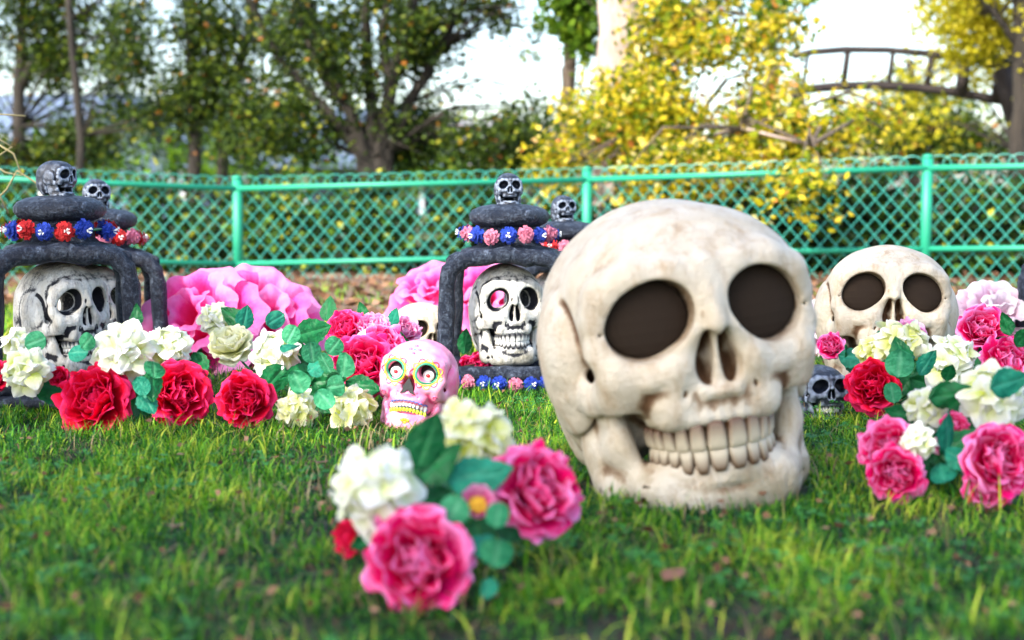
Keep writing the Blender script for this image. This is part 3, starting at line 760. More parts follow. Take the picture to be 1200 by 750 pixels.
BIG = G(816, 1.80)
EXCL = [(BIG.x, BIG.y - .01, .150), (G(596, 2.87).x, 2.87, .14), (G(73, 2.58).x, 2.58, .14), (G(487, 2.27).x, 2.27, .045)]
def grass(name, n, y0, y1, h0, h1, w0, w1, seed, stops, lean=.8, segs=4, patch=0.0, tone=0.0, margin=.25, label=None, around=None):
    r = np.random.default_rng(seed)
    y = np.sqrt(r.uniform(y0 ** 2, y1 ** 2, n)); x = r.uniform(-1, 1, n) * (y * .40 + margin)
    if around:
        ar = np.array(around)[r.integers(0, len(around), n)]; a_ = r.uniform(0, 2 * np.pi, n); rr_ = ar[:, 2] + np.abs(r.normal(0, .022, n))
        x = ar[:, 0] + np.cos(a_) * rr_; y = ar[:, 1] + np.sin(a_) * rr_
    pn = np.array([mnoise.noise(Vector((a * 3.2, b * 3.2, seed))) + .9 * mnoise.noise(Vector((a * 12, b * 12, seed + 5))) for a, b in zip(x, y)])
    keep = r.uniform(-.55, .55, n) < pn + patch
    for (ex, ey, er) in EXCL: keep &= (x - ex) ** 2 + (y - ey) ** 2 > er * er
    keep &= ~((y > 4.35 + .25 * np.sin(x * 3)) & (r.random(n) < .90))
    x, y, pn = x[keep], y[keep], pn[keep]; n = len(x)
    z = np.array([gh(a, b) for a, b in zip(x, y)]) - .004
    h = r.uniform(h0, h1, n) * (1 + .5 * pn); w = r.uniform(w0, w1, n)
    az = r.uniform(0, 2 * np.pi, n); ln = np.abs(r.normal(.0, lean, n)) + .15
    d = np.stack([np.cos(az), np.sin(az), 0 * az], 1); sd_ = np.stack([-np.sin(az + r.normal(0, .5, n)), np.cos(az), 0 * az], 1)
    base = np.stack([x, y, z], 1); rows = []
    for k in range(segs + 1):
        t = k / segs; ang = ln * t * 1.25
        p = base + d * (h * t * np.sin(ang))[:, None] + np.array([0, 0, 1]) * (h * t * np.maximum(np.cos(ang), .08 + 0 * ang))[:, None]
        ww = (w * (1 - t) ** .6 * (.6 + .8 * min(t * 3, 1) * .5))[:, None] * .5
        rows += [p - sd_ * ww, p + sd_ * ww] if k < segs else [p]
    v = np.stack(rows, 1); m = v.shape[1]; v = v.reshape(-1, 3); o = (np.arange(n) * m)[:, None]
    q = np.concatenate([o + np.array([2 * k, 2 * k + 1, 2 * k + 3, 2 * k + 2]) for k in range(segs - 1)])
    tip = o + np.array([2 * segs - 2, 2 * segs - 1, 2 * segs, 2 * segs])
    me = bpy.data.meshes.new(name); nq = len(q)
    me.vertices.add(len(v)); me.vertices.foreach_set('co', v.astype(np.float32).ravel())
    loops = np.concatenate([q.ravel(), tip[:, :3].ravel()]).astype(np.int32)
    me.loops.add(len(loops)); me.loops.foreach_set('vertex_index', loops)
    tot = np.concatenate([np.full(nq, 4), np.full(n, 3)]).astype(np.int32); st = np.concatenate([[0], np.cumsum(tot)[:-1]]).astype(np.int32)
    me.polygons.add(nq + n); me.polygons.foreach_set('loop_start', st); me.polygons.foreach_set('loop_total', tot)
    me.polygons.foreach_set('use_smooth', np.ones(nq + n, bool))
    a = me.attributes.new('tone', 'FLOAT', 'POINT'); a.data.foreach_set('value', np.repeat(np.clip(r.normal(.5 + tone, .2, n) + .42 * pn, 0, 1), m).astype(np.float32))
    me.update(calc_edges=True)
    nm = NT(name + '_mat'); nm.color(nm.ramp(nm.attr('tone'), stops)).rough(.45).set('Specular IOR Level', .22); nm.translucent(.35)
    o = mesh_obj(name, me, None, nm.m); return tag(o, label, 'grass', None, 'stuff')
green = [(0, (.002, .020, .007)), (.28, (.006, .060, .014)), (.53, (.032, .17, .014)), (.76, (.15, .38, .012)), (1, (.46, .52, .05))]
grass('grass', 230000, .70, 3.2, .012, .032, .0017, .0032, 3, green, 1.25, 4, .34, label='fine green lawn grass around the skulls and bouquets')
grass('tuft_grass', 7000, .7, 3, .012, .030, .002, .0036, 8, green, .9, 4, .6, .05, label='longer untrimmed grass hugging the feet of the skulls and lanterns',
      around=[EXCL[0]] * 5 + [(BIG.x, BIG.y - .03, .155), (BIG.x + .05, BIG.y - .04, .14), (BIG.x - .05, BIG.y - .04, .14)] * 2 + [(a, b - .01, c) for a, b, c in EXCL[1:3]] * 3 + [EXCL[3]] + [(G(p, q).x, q, .05) for p, q in ((107, 2.22), (212, 2.24), (285, 2.24), (380, 2.24), (489, 1.25), (634, 1.37), (1050, 1.68), (1170, 1.66), (1022, 2.26))])
grass('coarse_grass', 13000, .70, 3.2, .018, .042, .0026, .0046, 4, green, 1.3, 5, -.15, .10, label='broad curled grass blades standing above the fine lawn')
grass('distant_grass', 80000, 3.1, 5.9, .02, .045, .004, .008, 5, green, .8, 3, .2, .12, label='longer rough grass running up to the green fence')
grass('dry_grass', 30000, .70, 4.2, .015, .05, .0012, .003, 6, [(0, (.07, .045, .02)), (.5, (.22, .15, .07)), (1, (.42, .34, .18))], 1.6, 4, 0, 0, label='dead straw-coloured blades lying in the lawn')
# clover leaves in the lawn
def clover():
    r = np.random.default_rng(12); n = 2200; y = np.sqrt(r.uniform(.7 ** 2, 2.6 ** 2, n)); x = r.uniform(-1, 1, n) * (y * .4 + .2)
    pn = np.array([mnoise.noise(Vector((a * 2.1 + 7, b * 2.1, 2))) for a, b in zip(x, y)]); k = pn > -.02
    for (ex, ey, er) in EXCL: k &= (x - ex) ** 2 + (y - ey) ** 2 > (er + .06) ** 2
    x, y = x[k], y[k]; V, F = [], []
    for a, b in zip(x, y):
        z = r.uniform(.012, .034); ph = r.uniform(0, 6)
        for q in range(3):
            an = ph + q * 2.09; s = r.uniform(.005, .009); o = len(V); ti = r.uniform(-.3, .5)
            for (u, w, t) in ((.1, 0, 0), (.6, -.5, .15), (1.2, -.42, .1), (1.1, 0, 0), (1.2, .42, .1), (.6, .5, .15)):
                V.append((a + s * (math.cos(an) * u - math.sin(an) * w), b + s * (math.sin(an) * u + math.cos(an) * w), z + s * (t + ti * u)))
            F += [(o, o + 1, o + 2, o + 3), (o, o + 3, o + 4, o + 5)]
    nm = NT('clover_leaf'); nm.color(nm.ramp(nm.noise(9), [(.3, (.02, .13, .03)), (.7, (.07, .28, .05))])).rough(.5).set('Specular IOR Level', .2); nm.translucent(.3)
    tag(mesh_obj('clover', np_mesh('clover', V, F, False), None, nm.m), 'small three-lobed clover leaves scattered through the lawn', 'clover', None, 'stuff')
clover()
# leaf litter under the fence
litter_m = foliage_material('leaf_litter_mat', [(0, (.06, .03, .015)), (.5, (.15, .075, .04)), (1, (.28, .16, .10))], .1, .8)
def litter(name, n, y0, y1, size, seed, label, dens=1):
    r = np.random.default_rng(seed); y = r.uniform(y0, y1, n); x = r.uniform(-1, 1, n) * (y * .42 + .2)
    pts = np.stack([x, y, np.array([gh(a, b) for a, b in zip(x, y)]) + r.uniform(.004, .03, n) * dens], 1)
    v, f = leaf_cards(pts, size, r, .25, 0)
    tag(mesh_obj(name, np_mesh(name, v, f, False, {'tone': np.repeat(r.uniform(0, 1, n), 4)}), None, litter_m), label, 'leaf litter', None, 'stuff')
litter('leaf_litter', 2200, 4.25, 6.6, .05, 21, 'brown dead leaves along the foot of the green fence')
litter('lawn_debris', 1300, .75, 3.4, .012, 22, 'crumbs of dead brown leaf caught between the grass blades')
# single curled leaves that read singly
dead_m = NT('dead_leaf'); dead_m.color(dead_m.mix(dead_m.noise(12), (.09, .035, .02), (.24, .11, .06))).rough(.7)
dlm = leaf_mesh('dead_leaf', 'ovate', dead_m.m)
for i, (px, py, s, a, lab) in enumerate([(648, 733, .030, 20, 'curled brown dead leaf at the lower middle edge of the lawn'), (205, 638, .030, 15, 'brown dead leaf lying left of the front bouquet, nearer the camera'),
        (375, 557, .034, 10, 'reddish dead leaf just left of the front bouquet'), (208, 552, .022, 70, 'small brown dead leaf in front of the left crimson roses'), (790, 697, .030, 140, 'brown dead leaf in the grass before the big skull'), (1040, 668, .028, 60, 'brown dead leaf in the grass before the right-hand bouquet')]):
    d = CAMZ / math.tan(math.atan((py - 375) / FPX) + PITCH); p = P(px, py, d)
    o = mesh_obj('fallen_leaf', dlm); o.matrix_world = Matrix.Translation((p.x, p.y, gh(p.x, p.y) + .022)) @ Matrix.Rotation(R(a), 4, 'Z') @ Matrix.Rotation(R(70), 4, 'X') @ Matrix.Scale(s, 4) @ Matrix.Translation((0, 0, -.5))
    tag(o, lab, 'leaf', 'dead leaves on the lawn')

# ------------------------------------------------------------------ fence
fence_m = NT('green_fence_paint'); fb = fence_m.noise(9, 5); fence_m.color(fence_m.mix(fb, (.003, .19, .10), (.012, .31, .18))).rough(.5)
fence_wire = plain('green_wire_coating', (.05, .38, .30), .4)
knots = [(-900, 5.2, 196, 292), (-520, 5.45, 199, 295), (-140, 5.75, 204, 300), (278, 6.06, 221, 309), (688, 6.06, 210.5, 299.5), (1087, 5.67, 197, 291.5), (1480, 5.35, 190, 288), (1900, 5.1, 184, 285)]
K3 = [(P(px, a, d), P(px, b, d)) for px, d, a, b in knots]
fo = K3[3][0].copy(); fo.z = 0
fence = empty('wire_fence', fo, label='bright green wire fence with diamond mesh and looped top behind the lanterns', cat='fence')
for (a, b), (px, d, _, _) in zip(K3, knots):
    g0 = Vector((a.x, a.y, -.05)) - fo; t0 = a + Vector((0, 0, .040)) - fo
    p = MB().tube([g0, t0], .0215, 14).obj('post', fence_m.m, fence)
    MB().lathe([(.0225, 0), (.0225, .006), (.016, .013), (.004, .016)], 14, c=t0).obj('post_cap', fence_m.m, p)
for i in range(len(K3) - 1):
    (a, b), (c, d) = K3[i], K3[i + 1]
    for p, q, r_ in ((a, c, .0125), (b, d, .0110)):
        off = Vector((0, -.012, 0)); MB().tube([p - fo + off, q - fo + off], r_, 10).obj('rail', fence_m.m, fence)
    L = (Vector((c.x - a.x, c.y - a.y, 0))).length; ux = (c - a) / L; sp = .0610; rt = .0610 / .0710; mb = MB()
    def pt(u, v):      # v = height above the ground line measured so that the top rail is v = VT
        return a + ux * u + Vector((0, .012, v - VT)) - fo
    VT = a.z - .0; 
    nW = int(L / sp) + 1
    H0, H1 = 0.01, VT
    for s in (-1, 1):
        k0 = -int((H1) / sp) - 3
        for k in range(k0, nW + int(H1 / sp) + 2):
            lo, hi = H0, H1
            v0, v1 = lo, hi
            vs = sorted([(0 - k * sp) * s / rt, (L - k * sp) * s / rt]); v0 = max(v0, vs[0]); v1 = min(v1, vs[1])
            if v1 - v0 < .01: continue
            P0 = pt(k * sp + s * v0 * rt, v0); P1 = pt(k * sp + s * v1 * rt, v1); wv = Vector((0, .003 * s, 0))
            mb.tube([P0 + wv, P1 + wv], .0018, 4, cap=False)
    k = 0
    while k * sp < L - sp * .8:
        u0 = k * sp; w = sp * 1.55
        mb.tube([pt(min(L, u0 + w * (.5 - .5 * math.cos(math.pi * t / 8))), VT + .050 * math.sin(math.pi * t / 8) ** .7) + Vector((0, .004 * (k % 2), 0)) for t in range(9)], .0018, 4, cap=False); k += 1
    mb.obj('mesh_panel', fence_wire, fence, smooth=False)

# ------------------------------------------------------------------ buildings, bridge and trees beyond the fence
def house(base, w, dpt, h, rh, wallc, roofc, label, rotz=0, wins=4):
    t = empty('house', base, (0, 0, R(rotz)), label=label, cat='house', group='pale houses beyond the trees')
    wm = NT('house_render'); wb = wm.noise(1.5, 4); wm.color(wm.mix(wb, tuple(x * .85 for x in wallc), wallc)).rough(.85)
    rm = NT('roof_slate'); rb = rm.noise(3, 4); rm.color(rm.mix(rb, tuple(x * .7 for x in roofc), roofc)).rough(.5)
    MB().box((0, 0, h / 2), (w / 2, dpt / 2, h / 2)).obj('wall', wm.m, t, False)
    for s in (-1, 1):
        V = [(-w / 2 - .4, s * (dpt / 2 + .5), h - .25), (w / 2 + .4, s * (dpt / 2 + .5), h - .25), (w / 2 + .4, 0, h + rh), (-w / 2 - .4, 0, h + rh)]
        V += [(x, y, z + .15) for x, y, z in V]
        mesh_obj('roof', py_mesh('roof', (V, [(0, 1, 2, 3), (4, 7, 6, 5), (0, 4, 5, 1), (2, 6, 7, 3), (0, 3, 7, 4), (1, 5, 6, 2)]), False), t, rm.m)
    for s in (-1, 1):
        V = [(s * w / 2, -dpt / 2, h), (s * w / 2, dpt / 2, h), (s * w / 2, 0, h + rh)]
        mesh_obj('gable', py_mesh('gable', (V + [(x - s * .2, y, z) for x, y, z in V], [(0, 1, 2), (3, 5, 4), (0, 3, 4, 1), (1, 4, 5, 2), (2, 5, 3, 0)]), False), t, wm.m)
    gm = plain('window_glass', (.05, .07, .10), .08)
    for k in range(wins):
        x = -w / 2 + w * (k + .5) / wins
        f = MB().box((x, -dpt / 2 - .03, h * .58), (.62, .05, .72)).obj('window', plain('window_frame', (.7, .7, .7), .5), t, False)
        MB().box((x, -dpt / 2 - .09, h * .58), (.52, .02, .62)).obj('pane', gm, f, False)
    return t
house(Vector((P(330, 200, 30).x, 32, -.3)), 5, 5, 1.5, 1.0, (.62, .64, .68), (.13, .18, .26), 'long pale house with a blue-grey roof seen through the left trees', 12, 4)
house(Vector((P(10, 200, 24).x, 24, -.3)), 4, 4, 1.5, .7, (.66, .68, .72), (.15, .20, .29), 'small white house at the far left behind the trees', -8, 2)
house(Vector((P(470, 200, 34).x, 36, -.3)), 7, 6, 1.6, .8, (.72, .70, .68), (.32, .30, .30), 'low white house behind the many-stemmed tree', 4, 4)

bridge_m = bark('bridge_timber', (.014, .010, .010), (.055, .042, .04), 2)
bd = 9.0; br = empty('arched_bridge', (P(1070, 200, bd).x, bd, 0), label='dark arched timber bridge railing between the yellow trees at right', cat='bridge'); bo = br.location.copy()
top = [P(x, y, bd) for x, y in ((930, 66), (950, 61), (990, 58), (1040, 58.5), (1090, 63), (1140, 71), (1180, 80), (1215, 91), (1260, 110), (1320, 140))]
low = [P(x, y, bd + .05) for x, y in ((930, 106), (980, 101), (1030, 100), (1080, 103), (1130, 110), (1180, 119), (1230, 134), (1310, 166))]
MB().tube([p - bo for p in top], .022, 10, wob=.1).obj('handrail', bridge_m, br); MB().tube([p - bo for p in low], .030, 10, wob=.1).obj('deck_beam', bridge_m, br)
for x, y0, y1, w in ((945, 62, 103, .012), (992, 58, 101, .02), (1045, 59, 100, .016), (1090, 63, 103, .02), (1130, 68, 110, .04), (1172, 78, 117, .04), (1225, 94, 132, .03)):
    MB().tube([P(x + 2, y0, bd) - bo, P(x - 4, y1, bd + .05) - bo], w, 8, wob=.15).obj('baluster', bridge_m, br)
MB().tube([P(1172, 80, bd) - bo, P(1195, 150, bd) - bo, P(1215, 240, bd) - bo], [.06, .07, .09], 10, wob=.1).obj('support_post', bridge_m, br)
MB().tube([P(935, 104, bd) - bo, P(930, 240, bd) - bo], .05, 10, wob=.1).obj('support_post', bridge_m, br)

bark_dark = bark('dark_bark', (.010, .008, .006), (.045, .035, .026)); bark_pale = bark('pale_pinkish_bark', (.24, .17, .14), (.52, .42, .36), 4); bark_mid = bark('brown_bark', (.05, .035, .025), (.16, .12, .085))
fol_dark = foliage_material('dark_olive_leaves', [(0, (.008, .016, .006)), (.40, (.022, .045, .010)), (.66, (.065, .11, .012)), (.87, (.20, .26, .02)), (.96, (.38, .36, .04)), (1, (.42, .16, .03))], .4)
fol_green = foliage_material('fresh_green_leaves', [(0, (.03, .07, .008)), (.5, (.09, .19, .012)), (.85, (.22, .33, .025)), (1, (.42, .42, .05))], .5)
fol_yellow = foliage_material('autumn_yellow_leaves', [(0, (.02, .04, .006)), (.26, (.08, .14, .01)), (.46, (.30, .34, .012)), (.58, (.58, .46, .018)), (.75, (.74, .56, .05)), (.90, (.82, .74, .34)), (1, (.64, .22, .05))], .5)
fol_gold = foliage_material('bright_yellow_leaves', [(0, (.22, .24, .012)), (.5, (.52, .46, .02)), (1, (.75, .62, .06))], .5)
fol_hedge = foliage_material('hedge_leaves', [(0, (.006, .010, .005)), (.5, (.015, .035, .010)), (.82, (.05, .12, .012)), (.95, (.16, .28, .02)), (1, (.40, .40, .04))], .35)
GT = 'trees beyond the fence'
# many-stemmed dark tree
d = 8.6
limb_tree('multi_stem_tree', G(436, d), 'dark many-stemmed tree fanning out behind the fence, left of centre', GT,
  [([G(436, d), P(432, 190, d), P(405, 120, d), P(372, 40, d), P(345, -60, d - .2)], .055, .022), ([G(440, d), P(438, 180, d), P(432, 90, d + .1), P(428, 0, d), P(425, -90, d)], .05, .02),
   ([G(445, d), P(446, 180, d), P(458, 100, d), P(482, 10, d - .1), P(500, -80, d)], .058, .025), ([G(448, d), P(455, 178, d), P(480, 120, d + .1), P(515, 60, d), P(560, -30, d)], .05, .02),
   ([G(430, d), P(425, 185, d), P(390, 140, d), P(330, 70, d + .2), P(280, -20, d)], .042, .02), ([P(405, 120, d), P(380, 90, d), P(352, 20, d), P(340, -40, d)], .04, .02), ([P(458, 100, d), P(448, 50, d), P(455, -10, d)], .04, .02)],
  bark_dark, fol_dark, [at(430, 100, d, 120, 60, 900), at(430, 40, d, 130, 60, 2300), at(350, 120, d, 70, 50, 1000), at(500, 70, d, 45, 60, 650), at(480, 160, d + .2, 70, 32, 1000), at(575, 165, d - .3, 60, 32, 900), at(420, -60, d, 190, 70, 1500), at(590, 15, d, 60, 25, 200), at(610, 120, d, 40, 25, 160), at(380, 60, d + .5, 80, 60, 800), at(490, 30, d + .3, 60, 60, 700), at(590, 180, d, 80, 24, 700), at(540, 5, d, 60, 26, 500), at(330, 160, d + .3, 90, 40, 900), at(500, 150, d + .4, 60, 50, 700)], .040, 2, .27, 3.4, 90, .12, dens=3.6)
# dark trees left
d = 10.5
limb_tree('broad_tree', G(40, d), 'dark leafy tree at the far left whose crown hides the sky', GT,
  [([G(22, d), P(22, 150, d), P(24, 60, d), P(30, -40, d)], .055, .03), ([P(24, 100, d), P(60, 40, d), P(120, 0, d)], .04, .015)],
  bark_dark, fol_dark, [at(75, 70, d, 80, 22, 1200), at(130, 40, d, 50, 40, 700), at(10, 30, d, 50, 30, 600), at(100, 165, d, 70, 22, 700), at(90, -50, d, 160, 60, 1100), at(20, 180, d, 50, 20, 500), at(20, 100, d + .4, 60, 40, 500), at(60, 10, d, 70, 30, 700), at(150, 100, d + .6, 60, 40, 500)], .046, 4, .27, 3.0, 60, .15, dens=4.2)
d = 9.5
limb_tree('slender_tree', G(228, d), 'dark slender tree standing between the left lanterns and the many-stemmed tree', GT,
  [([G(228, d), P(229, 150, d), P(226, 80, d), P(215, -20, d)], .05, .03), ([G(262, d), P(262, 140, d), P(285, 60, d), P(310, -30, d)], .045, .02), ([G(95, d), P(95, 160, d), P(85, 60, d), P(80, -10, d)], .03, .02)],
  bark_dark, fol_dark, [at(170, 80, d, 70, 30, 900), at(250, 110, d, 60, 45, 1400), at(290, 60, d, 50, 40, 700), at(200, 20, d, 80, 35, 800), at(280, 160, d, 70, 22, 1000), at(160, 130, d, 50, 16, 400), at(230, -60, d, 130, 50, 900), at(300, 120, d + .5, 60, 50, 700), at(250, 20, d, 70, 40, 700), at(330, 20, d, 50, 40, 400)], .042, 6, .27, 3.2, 60, .14, dens=3.6)
# pale trunk with yellow crown
d = 7.3
limb_tree('yellow_tree', G(728, d), 'autumn tree with pale pinkish trunk and a big yellow crown over the fence', GT,
  [([G(722, d), P(724, 200, d), P(728, 100, d), P(733, 10, d), P(738, -120, d)], .135, .115), ([P(728, 120, d), P(775, 60, d - .2), P(840, 5, d - .3), P(890, -60, d - .3)], .03, .012), ([P(725, 190, d), P(790, 170, d - .5), P(870, 150, d - 1), P(950, 170, d - 1.4)], .016, .005), ([P(735, 90, d), P(760, 40, d), P(790, -20, d)], .018, .008)],
  bark_pale, fol_yellow, [at(800, 40, d - .4, 75, 55, 1700), at(860, 95, d - .7, 95, 60, 2300), at(790, 130, d - .6, 80, 50, 1700), at(930, 150, d - .9, 80, 42, 1500), at(700, 145, d - .2, 45, 55, 800), at(830, 195, d - 1.0, 120, 22, 1700), at(950, 222, d - 1.75, 50, 26, 520), at(760, 235, d - 1.0, 110, 30, 1000), at(735, 150, d - .5, 50, 60, 900), at(1010, 150, d - .5, 60, 34, 420), at(655, 200, d - .6, 45, 22, 450), at(830, -50, d, 160, 60, 1500), at(905, 50, d - .3, 45, 35, 500)], .042, 8, .24, 3.0, 70, .11, dens=1.8, branch_m=bark_mid)
limb_tree('green_tree', G(668, 8.2), 'fresh green tree top hanging into the picture left of the pale trunk', GT,
  [([G(664, 8.2), P(664, 150, 8.2), P(668, 40, 8.2), P(675, -80, 8.2)], .045, .03)], bark_mid, fol_green, [at(672, 8, 8.1, 36, 26, 700), at(690, 40, 8.1, 20, 30, 400), at(925, -4, 8.4, 60, 12, 260), at(690, -60, 8.2, 80, 50, 700)], .065, 9, .1, 2, 25, .1)
# right-hand trees
d = 8.2
limb_tree('golden_tree', G(1196, d), 'golden-leaved tree with a dark trunk at the right edge of the picture', GT,
  [([G(1192, d), P(1194, 180, d), P(1197, 80, d), P(1196, -60, d)], .06, .045), ([P(1197, 60, d), P(1170, 20, d), P(1130, -20, d)], .025, .012)],
  bark_dark, fol_gold, [at(1150, 20, d + .3, 55, 45, 1500), at(1170, 60, d + 1.5, 50, 50, 1100), at(1110, 10, d + .8, 40, 30, 600), at(1085, 100, d + 1.6, 70, 22, 300), at(1130, 80, d + 1.6, 60, 35, 500), at(1130, 150, d + .2, 80, 25, 450), at(1180, -60, d, 130, 60, 900), at(1260, 40, d, 70, 90, 900)], .045, 10, .1, 2, 40, .16, dens=1.7)
limb_tree('evergreen', G(1075, 11), 'dark evergreen behind the arched bridge', GT,
  [([G(1070, 11), P(1070, 140, 11), P(1066, 70, 11)], .06, .03)], bark_dark, fol_dark, [at(1060, 150, 11, 85, 32, 1600), at(1130, 165, 11, 80, 30, 1500), at(985, 160, 11, 60, 28, 700), at(1060, 105, 11, 40, 12, 200)], .06, 11, .16, 1.6, 20, .2, .1, dens=1.7)
limb_tree('drooping_tree', G(905, 12), 'dark blue-green conifer top between the yellow crown and the bright sky', GT,
  [([G(905, 12), P(905, 60, 12), P(903, -60, 12)], .05, .03)], bark_dark, fol_dark, [at(905, 20, 12, 20, 24, 260), at(903, -40, 12, 50, 30, 500), at(625, 60, 12, 12, 30, 120)], .06, 12, .1, 2, 20, .15)
# shrubs just behind the fence
shr = [(-150, 6.9, 160, 60, 0), (40, 7.0, 110, 52, 1), (190, 7.1, 95, 50, 1), (320, 7.2, 90, 52, 1), (430, 7.1, 60, 48, 0), (560, 7.4, 70, 50, 0), (670, 7.2, 75, 46, 0), (790, 6.9, 85, 50, 0), (905, 6.9, 85, 56, 0), (1010, 6.8, 85, 60, 0), (1115, 6.7, 85, 60, 0), (1220, 6.6, 85, 62, 0), (1360, 6.6, 130, 70, 0)]
for i, (px, dd, rx, ry, kind) in enumerate(shr):
    where = ['beyond the left edge', 'behind the front left lantern', 'between the left lanterns and the fence post', 'right of the first fence post', 'behind the pink sugar skull', 'behind the middle lantern', 'behind the second lantern of the middle pair', 'left behind the big skull', 'right behind the big skull', 'behind the right-hand skull, left half', 'at the right-hand fence post', 'at the right edge of the fence', 'beyond the right edge'][i]
    limb_tree('hedge_shrub', G(px, dd), ('mid green' if kind else 'dark') + ' leafy shrub seen through the fence ' + where, 'shrubs behind the fence',
      [([G(px, dd), P(px, 270, dd)], .02, .01), ([G(px + 20, dd), P(px + 35, 260, dd)], .015, .01)], bark_mid, fol_hedge if not kind else fol_hedge, [at(px, 295, dd, rx, ry + 8, 1900, .3), at(px, 240, dd + .2, rx * .8, 30, 500, .3)], .05, 40 + i, .02, 3, 0, .10, .10 * kind + (.08 if 300 < px < 700 else 0), cat='shrub', dens=2.2)  # mid-fence shrubs toned lighter to paint in sunlit spots
for i, (px, dd, rx, ry, y) in enumerate([(60, 15, 120, 30, 180), (260, 13.5, 130, 34, 178), (420, 15, 110, 30, 182), (560, 14, 80, 34, 185), (160, 17, 120, 34, 150), (620, 16, 70, 24, 165)]):
    limb_tree('garden_bush', G(px, dd), ['fresh green bush above the fence line at far left', 'fresh green bush above the fence right of the left lanterns', 'fresh green bush under the many-stemmed tree', 'fresh green bush left of the middle lantern finial', 'tall dark bush behind the left lantern finials', 'tall dark bush between the middle lantern and the pale trunk'][i], 'green bushes beyond the fence',
      [([G(px, dd), P(px, 200, dd)], .03, .015)], bark_mid, fol_green if i < 4 else fol_dark, [at(px, y + 12, dd, rx, ry + 12, 1100, .8)], .085, 60 + i, .2, 1.2, 0, .2, -.08, cat='bush', dens=1.6)
# far wooded ridge
far = crown('distant_wood', None, [((x, 62 + 5 * math.sin(x), 1.2), (5.0, 3, 3.2 + 1.5 * math.sin(x * .7)), 420) for x in range(-60, 61, 5)], .55, fol_dark, 91, .0, .3, .12, 1.0)
tag(far, 'far-off line of dark trees closing the view behind the houses', 'wood', None, 'stuff')
# unseen tree added behind the camera, its crown clumps shaped to shade the foreground
sc = Vector((0.1, 1.4, .2)) + sun_dir * 5.2
sb = Vector((sc.x - .8, sc.y - 1.2, 0))
def over(x, y, rad, n): return (tuple(Vector((x, y, .15)) + sun_dir * 5.2), (rad, rad * .8, .4), n)
limb_tree('added_shade_tree', sb, 'unseen leafy tree added behind the viewer to shade the front of the lawn', None,
  [([sb, sb + Vector((.05, .1, 1.2)), sb + Vector((.3, .5, 2.4)), sc], .12, .05)], bark_mid, fol_green,
  [over(-.2, .9, .85, 3000), over(.6, 1.1, .6, 900), over(-.6, 1.2, .5, 700), over(.25, 1.72, .42, 1700), over(-.75, 1.6, .45, 900), over(-1.0, 2.5, .50, 1400), over(.8, 1.9, .33, 800), over(.8, 2.7, .5, 1000), over(-1.2, 1.0, .8, 900), over(1.1, 1.1, .8, 1000)], .085, 77, -.2, 1.5, 60, .12)

# ------------------------------------------------------------------ skulls
hero = skull_meshes('hero', .0066)
mid = skull_meshes('mid', .0095, hollow=True, wide=.97, eye=.112)
fin = skull_meshes('finial', .018, wide=.9, eye=.115)
for m in fin: m.materials.append(resin)
for m in mid: m.materials.append(bone_aged)
panel = panel_mesh('eye_mesh'); panel.materials.append(plain('dark_mesh_fabric', (.026, .018, .013), 1.0, Specular_IOR_Level=.1))
lantern_part_meshes(fin)
GS = 'ivory skull props'
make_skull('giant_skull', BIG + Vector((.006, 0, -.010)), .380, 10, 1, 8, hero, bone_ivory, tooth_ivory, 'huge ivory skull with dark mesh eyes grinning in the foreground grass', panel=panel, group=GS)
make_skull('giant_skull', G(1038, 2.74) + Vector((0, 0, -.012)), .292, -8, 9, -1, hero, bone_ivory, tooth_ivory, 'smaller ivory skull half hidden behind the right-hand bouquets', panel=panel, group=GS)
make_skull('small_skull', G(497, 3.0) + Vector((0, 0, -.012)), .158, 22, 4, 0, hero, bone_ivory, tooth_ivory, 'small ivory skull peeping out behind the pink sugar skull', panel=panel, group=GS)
GA = 'white skulls inside the lanterns'
# ------------------------------------------------------------------ lanterns with their skulls and garlands
def lantern_set(px, d, s, yaw, zoff, label, sk_yaw, sk_lab, seq, glab, skull_on=True, H=.198, pitch=2, fy=10, skx=0.0):
    b = G(px, d) + Vector((0, 0, zoff)); lantern(b, s, yaw, label, fy)
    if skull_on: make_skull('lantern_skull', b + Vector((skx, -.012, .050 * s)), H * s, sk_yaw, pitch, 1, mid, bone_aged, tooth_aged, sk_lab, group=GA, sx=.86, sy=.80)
    if seq: garland(b + Vector((0, 0, .305 * s)), s, seq, glab)
lantern_set(596, 2.86, 1.0, -3, -.012, 'black stone-look lantern in the middle with pink and blue rosettes under its cap', 14, 'white weathered skull inside the middle lantern', 'bpbpbpbpbpbpbpbp', 'garland of pink and blue rosettes round the neck of the middle lantern')
lantern_set(73, 2.57, 1.0, 19, .005, 'black stone-look lantern at far left with red and blue rosettes under its cap', 56, 'white weathered skull inside the front left lantern, turned to the right', 'brb brbrb brbrbr', 'garland of red and blue rosettes round the neck of the front left lantern', fy=50, skx=.012)
lantern_set(117, 3.02, 1.0, 19, -.022, 'black stone-look lantern behind the front left one with pink and red rosettes', 34, 'white weathered skull in the rear left lantern, only its right side showing', 'rprprprporprprpr', 'garland of pink and red rosettes on the rear left lantern')
lantern_set(660, 3.30, .95, 10, -.035, 'black stone-look lantern behind the middle one, mostly hidden by the big skull', 28, 'white weathered skull in the lantern that stands behind the middle one', 'prprprprprprprpr', 'garland of red and pink rosettes on the lantern behind the middle one')
lantern_set(1287, 2.85, 1.0, 0, -.02, 'black stone-look lantern at the right edge with only its left post in view', -10, 'white weathered skull in the lantern at the right edge', 'rprprprprprprprp', 'garland of red and pink rosettes on the lantern at the right edge')
